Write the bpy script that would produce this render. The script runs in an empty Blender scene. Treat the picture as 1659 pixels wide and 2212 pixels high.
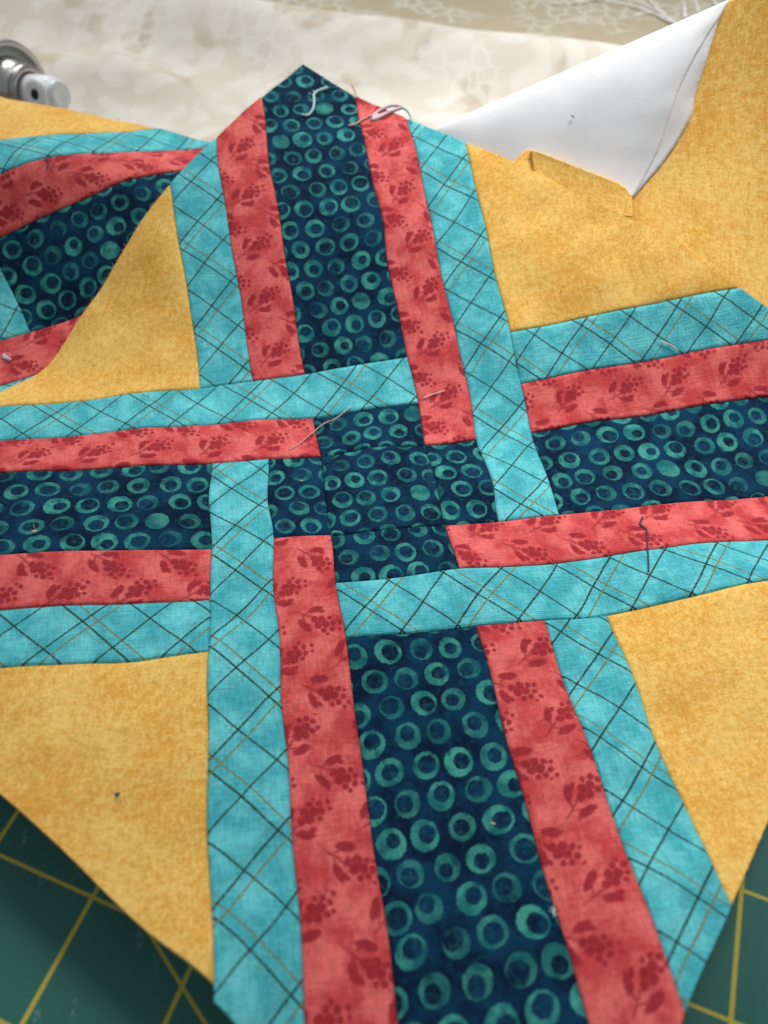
import bpy, bmesh, math, random
import numpy as np
from mathutils import Vector, Matrix
random.seed(7); np.random.seed(7)
scene = bpy.context.scene
S = 0.0172            # metres per cloth unit (one finished strip)

# ------------------------------------------------------------------ camera
CAM_C = (-1.39644, -8.47984, 10.22071)
CAM_R = ((0.987844, -0.155124, 0.009989), (-0.116485, -0.781274, -0.613223), (0.10293, 0.604605, -0.789847))
cam = bpy.data.cameras.new('camera'); cam_o = bpy.data.objects.new('camera', cam)
scene.collection.objects.link(cam_o); scene.camera = cam_o
X, Y, Z = Vector(CAM_R[0]), -Vector(CAM_R[1]), -Vector(CAM_R[2])
cam_o.matrix_world = Matrix.Translation(Vector(CAM_C) * S) @ Matrix((X, Y, Z)).transposed().to_4x4()
cam.sensor_fit = 'HORIZONTAL'; cam.sensor_width = 36.0; cam.lens = 36.0 * 1661 / 1659
cam.clip_start = 0.01; cam.clip_end = 20
cam.dof.use_dof = True; cam.dof.focus_distance = 12.4 * S; cam.dof.aperture_fstop = 15.0

# ------------------------------------------------------------------ light
world = bpy.data.worlds.new("World"); scene.world = world; world.use_nodes = True
world.node_tree.nodes['Background'].inputs[0].default_value = (0.86, 0.93, 1.0, 1)
world.node_tree.nodes['Background'].inputs[1].default_value = 0.295
def area(name, loc, target, size, power, col):
    l = bpy.data.lights.new(name, 'AREA'); l.shape = 'RECTANGLE'; l.size, l.size_y = size[0] * S, size[1] * S
    l.energy = power; l.color = col
    o = bpy.data.objects.new(name, l); scene.collection.objects.link(o)
    o.location = Vector(loc) * S
    o.rotation_euler = (Vector(target) - Vector(loc)).to_track_quat('-Z', 'Y').to_euler()
    return o
def spot(name, loc, target, radius, power, col, cone, blend):
    l = bpy.data.lights.new(name, 'SPOT'); l.shadow_soft_size = radius * S; l.energy = power; l.color = col
    l.spot_size = math.radians(cone); l.spot_blend = blend
    o = bpy.data.objects.new(name, l); scene.collection.objects.link(o); o.location = Vector(loc) * S
    o.rotation_euler = (Vector(target) - Vector(loc)).to_track_quat('-Z', 'Y').to_euler()
spot('added_key_spot', (14, 14, 30), (8.0, 5.2, 0), 7.0, 14.2, (1.0, 0.985, 0.965), 58, .9)  # added key spot; cone falloff stands in for a shadow across the lower left
area('background_fill', (-9, 40, 36), (-2, 17, 0), (26, 10), 4.3, (1.0, 0.985, 0.955))  # added fill to brighten the background cloths without lifting the lower left
scene.view_settings.view_transform = 'Standard'; scene.view_settings.look = 'None'
scene.view_settings.exposure = 0.0; scene.view_settings.gamma = 1.0

# ------------------------------------------------------------------ data: rest shapes of the draped cloths (cloth units)
CLOTH_A={(-14,0):(-13.917,-0.207,1.160),(-13,-1):(-12.903,-1.187,1.252),(-13,0):(-12.922,-0.205,1.067),(-13,1):(-12.940,0.779,0.890),(-12,-2):(-11.890,-2.168,1.338),(-12,-1):(-11.907,-1.184,1.166),(-12,0):(-11.925,-0.200,0.989),(-12,1):(-11.944,0.782,0.803),(-12,2):(-11.965,1.763,0.613),(-11,-3):(-10.881,-3.150,1.413),(-11,-2):(-10.894,-2.163,1.259),(-11,-1):(-10.910,-1.179,1.088),(-11,0):(-10.928,-0.196,0.911),(-11,1):(-10.948,0.786,0.725),(-11,2):(-10.968,1.768,0.536),(-11,3):(-10.990,2.749,0.341),(-10,-4):(-9.874,-4.133,1.488),(-10,-3):(-9.884,-3.145,1.337),(-10,-2):(-9.898,-2.159,1.176),(-10,-1):(-9.913,-1.174,1.011),(-10,0):(-9.930,-0.190,0.838),(-10,1):(-9.950,0.791,0.655),(-10,2):(-9.971,1.772,0.463),(-10,3):(-9.991,2.756,0.283),(-10,4):(-10.006,3.742,0.113),(-9,-5):(-8.862,-5.114,1.573),(-9,-4):(-8.878,-4.128,1.404),(-9,-3):(-8.889,-3.141,1.248),(-9,-2):(-8.901,-2.154,1.093),(-9,-1):(-8.915,-1.168,0.938),(-9,0):(-8.932,-0.185,0.769),(-9,1):(-8.952,0.795,0.584),(-9,2):(-8.974,1.777,0.398),(-9,3):(-8.992,2.760,0.220),(-9,4):(-9.006,3.751,0.094),(-9,5):(-8.999,4.740,0.026),(-8,-6):(-7.845,-6.097,1.630),(-8,-5):(-7.868,-5.111,1.466),(-8,-4):(-7.883,-4.123,1.302),(-8,-3):(-7.895,-3.136,1.147),(-8,-2):(-7.904,-2.149,1.008),(-8,-1):(-7.916,-1.162,0.863),(-8,0):(-7.932,-0.179,0.704),(-8,1):(-7.953,0.799,0.515),(-8,2):(-7.977,1.778,0.328),(-8,3):(-7.995,2.759,0.144),(-8,4):(-7.998,3.753,0.069),(-8,5):(-7.999,4.733,-0.069),(-8,6):(-8.044,5.727,0.209),(-7,-7):(-6.828,-7.076,1.677),(-7,-6):(-6.850,-6.089,1.507),(-7,-5):(-6.874,-5.106,1.333),(-7,-4):(-6.891,-4.119,1.179),(-7,-3):(-6.903,-3.133,1.032),(-7,-2):(-6.908,-2.144,0.909),(-7,-1):(-6.916,-1.157,0.783),(-7,0):(-6.930,-0.173,0.639),(-7,1):(-6.952,0.804,0.458),(-7,2):(-6.982,1.773,0.238),(-7,3):(-6.997,2.765,0.111),(-7,4):(-6.997,3.742,-0.053),(-7,5):(-7.018,4.738,0.057),(-7,6):(-7.032,5.725,0.185),(-7,7):(-7.104,6.619,0.675),(-6,-8):(-5.779,-8.034,1.767),(-6,-7):(-5.833,-7.065,1.526),(-6,-6):(-5.867,-6.087,1.334),(-6,-5):(-5.885,-5.099,1.182),(-6,-4):(-5.904,-4.114,1.036),(-6,-3):(-5.911,-3.127,0.904),(-6,-2):(-5.917,-2.146,0.761),(-6,-1):(-5.913,-1.148,0.712),(-6,0):(-5.927,-0.168,0.565),(-6,1):(-5.949,0.807,0.392),(-6,2):(-5.985,1.773,0.177),(-6,3):(-6.009,2.762,0.068),(-6,4):(-5.993,3.750,-0.094),(-6,5):(-6.027,4.744,0.139),(-6,6):(-6.097,5.665,0.562),(-6,7):(-6.168,6.579,1.020),(-6,8):(-6.230,7.456,1.517),(-5,-9):(-4.784,-9.020,1.759),(-5,-8):(-4.809,-8.050,1.539),(-5,-7):(-4.852,-7.065,1.327),(-5,-6):(-4.891,-6.088,1.127),(-5,-5):(-4.907,-5.099,0.991),(-5,-4):(-4.921,-4.112,0.869),(-5,-3):(-4.925,-3.125,0.742),(-5,-2):(-4.923,-2.139,0.633),(-5,-1):(-4.910,-1.140,0.611),(-5,0):(-4.925,-0.166,0.460),(-5,1):(-4.943,0.806,0.298),(-5,2):(-4.988,1.778,0.141),(-5,3):(-5.024,2.766,0.071),(-5,4):(-5.041,3.762,0.145),(-5,5):(-5.091,4.712,0.449),(-5,6):(-5.152,5.618,0.869),(-5,7):(-5.214,6.502,1.339),(-5,8):(-5.287,7.365,1.890),(-5,9):(-5.281,8.291,2.303),(-4,-10):(-3.877,-9.973,1.497),(-4,-9):(-3.804,-8.957,1.496),(-4,-8):(-3.829,-8.017,1.320),(-4,-7):(-3.898,-7.082,1.038),(-4,-6):(-3.926,-6.097,0.887),(-4,-5):(-3.938,-5.104,0.776),(-4,-4):(-3.942,-4.111,0.692),(-4,-3):(-3.939,-3.124,0.582),(-4,-2):(-3.934,-2.141,0.466),(-4,-1):(-3.917,-1.149,0.424),(-4,0):(-3.926,-0.165,0.322),(-4,1):(-3.931,0.814,0.212),(-4,2):(-3.989,1.788,0.120),(-4,3):(-4.046,2.778,0.106),(-4,4):(-4.073,3.756,0.296),(-4,5):(-4.127,4.677,0.675),(-4,6):(-4.198,5.548,1.160),(-4,7):(-4.269,6.415,1.662),(-4,8):(-4.284,7.327,2.076),(-4,9):(-4.306,8.212,2.565),(-4,10):(-4.260,9.147,2.933),(-3,-11):(-2.970,-11.044,1.112),(-3,-10):(-2.982,-10.041,1.041),(-3,-9):(-2.936,-9.019,1.048),(-3,-8):(-2.877,-8.006,1.007),(-3,-7):(-2.874,-7.014,0.881),(-3,-6):(-2.962,-6.085,0.619),(-3,-5):(-2.974,-5.100,0.537),(-3,-4):(-2.965,-4.110,0.516),(-3,-3):(-2.941,-3.112,0.503),(-3,-2):(-2.935,-2.143,0.315),(-3,-1):(-2.907,-1.151,0.251),(-3,0):(-2.939,-0.161,0.201),(-3,1):(-2.888,0.822,0.088),(-3,2):(-2.996,1.801,0.057),(-3,3):(-3.087,2.786,0.064),(-3,4):(-3.094,3.744,0.391),(-3,5):(-3.163,4.624,0.865),(-3,6):(-3.219,5.497,1.353),(-3,7):(-3.287,6.363,1.849),(-3,8):(-3.302,7.277,2.261),(-3,9):(-3.275,8.211,2.620),(-3,10):(-3.262,9.129,3.003),(-3,11):(-3.277,10.074,3.306),(-2,-12):(-1.921,-12.080,0.896),(-2,-11):(-1.975,-11.072,0.858),(-2,-10):(-1.995,-10.054,0.844),(-2,-9):(-1.995,-9.056,0.747),(-2,-8):(-1.996,-8.065,0.599),(-2,-7):(-1.979,-7.074,0.477),(-2,-6):(-1.988,-6.087,0.375),(-2,-5):(-1.981,-5.101,0.351),(-2,-4):(-1.991,-4.113,0.358),(-2,-3):(-1.965,-3.125,0.349),(-2,-2):(-1.979,-2.128,0.341),(-2,-1):(-1.927,-1.128,0.287),(-2,0):(-1.963,-0.155,0.106),(-2,1):(-1.915,0.829,-0.006),(-2,2):(-2.006,1.826,-0.001),(-2,3):(-2.091,2.807,0.078),(-2,4):(-2.109,3.741,0.457),(-2,5):(-2.161,4.619,0.941),(-2,6):(-2.208,5.484,1.441),(-2,7):(-2.263,6.366,1.902),(-2,8):(-2.290,7.276,2.308),(-2,9):(-2.271,8.212,2.659),(-2,10):(-2.258,9.154,2.983),(-2,11):(-2.255,10.102,3.297),(-2,12):(-2.310,11.081,3.515),(-1,-13):(-0.833,-13.056,0.864),(-1,-12):(-0.914,-12.045,0.934),(-1,-11):(-0.965,-11.041,0.867),(-1,-10):(-1.002,-10.049,0.756),(-1,-9):(-1.020,-9.064,0.576),(-1,-8):(-1.030,-8.079,0.391),(-1,-7):(-1.014,-7.087,0.258),(-1,-6):(-1.015,-6.092,0.178),(-1,-5):(-1.029,-5.095,0.148),(-1,-4):(-1.011,-4.104,0.234),(-1,-3):(-1.019,-3.110,0.351),(-1,-2):(-1.031,-2.123,0.306),(-1,-1):(-1.013,-1.133,0.206),(-1,0):(-0.993,-0.145,0.103),(-1,1):(-0.991,0.834,-0.056),(-1,2):(-1.014,1.832,-0.085),(-1,3):(-1.078,2.814,0.127),(-1,4):(-1.115,3.733,0.527),(-1,5):(-1.154,4.615,1.006),(-1,6):(-1.188,5.485,1.497),(-1,7):(-1.231,6.376,1.941),(-1,8):(-1.271,7.299,2.309),(-1,9):(-1.238,8.233,2.659),(-1,10):(-1.249,9.191,2.945),(-1,11):(-1.291,10.165,3.178),(-1,12):(-1.331,11.147,3.393),(-1,13):(-1.348,12.135,3.561),(0,-14):(0.234,-14.012,0.938),(0,-13):(0.139,-12.978,1.091),(0,-12):(0.085,-11.984,1.034),(0,-11):(0.030,-10.989,0.976),(0,-10):(-0.009,-10.002,0.839),(0,-9):(-0.034,-9.024,0.637),(0,-8):(-0.041,-8.049,0.418),(0,-7):(-0.031,-7.067,0.234),(0,-6):(-0.028,-6.075,0.128),(0,-5):(-0.028,-5.083,0.110),(0,-4):(-0.026,-4.094,0.166),(0,-3):(-0.029,-3.107,0.264),(0,-2):(-0.057,-2.120,0.249),(0,-1):(-0.055,-1.126,0.203),(0,0):(-0.035,-0.141,0.077),(0,1):(-0.023,0.852,0.015),(0,2):(-0.029,1.841,-0.025),(0,3):(-0.071,2.808,0.230),(0,4):(-0.119,3.721,0.623),(0,5):(-0.160,4.601,1.099),(0,6):(-0.190,5.477,1.573),(0,7):(-0.232,6.382,1.983),(0,8):(-0.262,7.323,2.305),(0,9):(-0.259,8.282,2.580),(0,10):(-0.272,9.248,2.840),(0,11):(-0.299,10.218,3.082),(0,12):(-0.323,11.192,3.298),(0,13):(-0.347,12.167,3.514),(0,14):(-0.381,13.173,3.648),(1,-13):(1.135,-12.926,1.200),(1,-12):(1.055,-11.915,1.270),(1,-11):(1.003,-10.911,1.203),(1,-10):(0.958,-9.921,1.063),(1,-9):(0.922,-8.941,0.866),(1,-8):(0.915,-7.971,0.634),(1,-7):(0.938,-7.011,0.392),(1,-6):(0.961,-6.041,0.239),(1,-5):(0.963,-5.066,0.137),(1,-4):(0.973,-4.083,0.151),(1,-3):(0.951,-3.095,0.153),(1,-2):(0.896,-2.101,0.234),(1,-1):(0.895,-1.135,0.092),(1,0):(0.928,-0.141,0.045),(1,1):(0.941,0.835,-0.074),(1,2):(0.970,1.831,0.021),(1,3):(0.933,2.779,0.357),(1,4):(0.868,3.690,0.758),(1,5):(0.826,4.581,1.210),(1,6):(0.826,5.455,1.700),(1,7):(0.768,6.383,2.058),(1,8):(0.732,7.335,2.340),(1,9):(0.741,8.312,2.538),(1,10):(0.731,9.281,2.788),(1,11):(0.702,10.250,3.034),(1,12):(0.662,11.232,3.250),(1,13):(0.645,12.220,3.418),(2,-12):(2.015,-11.820,1.567),(2,-11):(1.961,-10.821,1.488),(2,-10):(1.908,-9.819,1.331),(2,-9):(1.858,-8.825,1.117),(2,-8):(1.857,-7.854,0.880),(2,-7):(1.933,-6.947,0.609),(2,-6):(1.959,-6.014,0.353),(2,-5):(1.993,-5.051,0.288),(2,-4):(1.970,-4.094,0.113),(2,-3):(2.000,-3.134,0.131),(2,-2):(1.914,-2.126,0.147),(2,-1):(1.818,-1.129,0.010),(2,0):(1.908,-0.152,0.000),(2,1):(1.894,0.838,-0.080),(2,2):(1.942,1.811,0.158),(2,3):(1.911,2.739,0.525),(2,4):(1.836,3.642,0.945),(2,5):(1.800,4.540,1.371),(2,6):(1.774,5.454,1.771),(2,7):(1.756,6.372,2.167),(2,8):(1.706,7.323,2.470),(2,9):(1.711,8.295,2.690),(2,10):(1.724,9.278,2.874),(2,11):(1.720,10.274,3.013),(2,12):(1.676,11.252,3.228),(3,-11):(2.893,-10.697,1.795),(3,-10):(2.838,-9.708,1.611),(3,-9):(2.854,-8.823,1.224),(3,-8):(2.853,-7.916,0.813),(3,-7):(2.906,-6.951,0.594),(3,-6):(2.938,-6.036,0.280),(3,-5):(2.965,-5.075,0.142),(3,-4):(2.978,-4.108,0.145),(3,-3):(2.984,-3.154,0.053),(3,-2):(2.909,-2.146,0.085),(3,-1):(2.853,-1.161,0.022),(3,0):(2.894,-0.178,0.004),(3,1):(2.908,0.807,-0.032),(3,2):(2.921,1.765,0.308),(3,3):(2.870,2.661,0.805),(3,4):(2.822,3.576,1.179),(3,5):(2.784,4.475,1.604),(3,6):(2.756,5.385,2.008),(3,7):(2.732,6.322,2.347),(3,8):(2.704,7.277,2.640),(3,9):(2.698,8.247,2.875),(3,10):(2.700,9.249,3.038),(3,11):(2.708,10.243,3.211),(4,-10):(3.851,-9.792,1.568),(4,-9):(3.817,-8.874,1.155),(4,-8):(3.855,-7.972,0.782),(4,-7):(3.880,-7.029,0.446),(4,-6):(3.926,-6.062,0.246),(4,-5):(3.965,-5.092,0.192),(4,-4):(3.974,-4.114,0.217),(4,-3):(3.960,-3.132,0.202),(4,-2):(3.911,-2.147,0.166),(4,-1):(3.882,-1.178,0.047),(4,0):(3.896,-0.194,0.018),(4,1):(3.903,0.793,0.116),(4,2):(3.893,1.729,0.465),(4,3):(3.851,2.613,0.942),(4,4):(3.793,3.493,1.425),(4,5):(3.752,4.393,1.859),(4,6):(3.717,5.302,2.281),(4,7):(3.691,6.238,2.642),(4,8):(3.670,7.201,2.909),(4,9):(3.662,8.181,3.116),(4,10):(3.690,9.171,3.280),(5,-9):(4.804,-8.993,0.969),(5,-8):(4.839,-8.045,0.629),(5,-7):(4.882,-7.100,0.421),(5,-6):(4.927,-6.113,0.317),(5,-5):(4.954,-5.119,0.302),(5,-4):(4.959,-4.126,0.350),(5,-3):(4.941,-3.126,0.397),(5,-2):(4.919,-2.168,0.183),(5,-1):(4.898,-1.205,0.020),(5,0):(4.899,-0.215,0.038),(5,1):(4.904,0.769,0.128),(5,2):(4.876,1.684,0.589),(5,3):(4.811,2.531,1.187),(5,4):(4.765,3.413,1.651),(5,5):(4.720,4.304,2.109),(5,6):(4.683,5.214,2.530),(5,7):(4.653,6.147,2.900),(5,8):(4.628,7.098,3.242),(5,9):(4.608,8.080,3.471),(6,-8):(5.839,-8.138,0.597),(6,-7):(5.891,-7.151,0.399),(6,-6):(5.923,-6.148,0.378),(6,-5):(5.944,-5.148,0.397),(6,-4):(5.949,-4.149,0.431),(6,-3):(5.944,-3.142,0.425),(6,-2):(5.923,-2.205,0.126),(6,-1):(5.906,-1.230,-0.014),(6,0):(5.902,-0.232,0.048),(6,1):(5.890,0.744,0.275),(6,2):(5.853,1.641,0.742),(6,3):(5.792,2.479,1.328),(6,4):(5.737,3.329,1.877),(6,5):(5.691,4.216,2.345),(6,6):(5.648,5.119,2.779),(6,7):(5.612,6.037,3.190),(6,8):(5.589,6.991,3.519),(7,-7):(6.891,-7.177,0.454),(7,-6):(6.927,-6.176,0.447),(7,-5):(6.940,-5.175,0.440),(7,-4):(6.945,-4.176,0.421),(7,-3):(6.941,-3.190,0.305),(7,-2):(6.927,-2.218,0.118),(7,-1):(6.913,-1.249,-0.043),(7,0):(6.899,-0.244,0.086),(7,1):(6.882,0.723,0.325),(7,2):(6.834,1.604,0.879),(7,3):(6.763,2.438,1.504),(7,4):(6.721,3.271,2.052),(7,5):(6.670,4.143,2.544),(7,6):(6.617,5.019,3.035),(7,7):(6.577,5.934,3.450),(8,-6):(7.931,-6.201,0.448),(8,-5):(7.944,-5.197,0.475),(8,-4):(7.946,-4.192,0.390),(8,-3):(7.941,-3.204,0.255),(8,-2):(7.930,-2.219,0.115),(8,-1):(7.913,-1.226,0.072),(8,0):(7.896,-0.235,0.151),(8,1):(7.870,0.721,0.424),(8,2):(7.815,1.586,0.980),(8,3):(7.757,2.410,1.599),(8,4):(7.715,3.240,2.154),(8,5):(7.657,4.068,2.743),(8,6):(7.604,4.956,3.212),(9,-5):(8.951,-5.194,0.475),(9,-4):(8.951,-4.197,0.363),(9,-3):(8.942,-3.201,0.234),(9,-2):(8.932,-2.208,0.129),(9,-1):(8.913,-1.211,0.119),(9,0):(8.891,-0.222,0.248),(9,1):(8.856,0.726,0.566),(9,2):(8.808,1.606,1.043),(9,3):(8.757,2.429,1.611),(9,4):(8.699,3.226,2.251),(9,5):(8.667,4.042,2.804),(10,-4):(9.954,-4.184,0.352),(10,-3):(9.949,-3.192,0.164),(10,-2):(9.933,-2.188,0.119),(10,-1):(9.913,-1.189,0.145),(10,0):(9.886,-0.201,0.301),(10,1):(9.854,0.751,0.608),(10,2):(9.810,1.647,1.050),(10,3):(9.757,2.494,1.592),(10,4):(9.700,3.272,2.243),(11,-3):(10.953,-3.166,0.119),(11,-2):(10.937,-2.155,0.033),(11,-1):(10.911,-1.151,0.110),(11,0):(10.882,-0.163,0.273),(11,1):(10.850,0.796,0.564),(11,2):(10.816,1.722,0.960),(11,3):(10.764,2.568,1.534),(12,-2):(11.937,-2.101,-0.081),(12,-1):(11.910,-1.094,0.006),(12,0):(11.871,-0.103,0.152),(12,1):(11.849,0.853,0.460),(12,2):(11.815,1.794,0.828),(13,-1):(12.891,-1.002,-0.260),(13,0):(12.859,-0.044,0.032),(13,1):(12.830,0.945,0.195),(14,0):(13.846,0.069,-0.321)}
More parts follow.
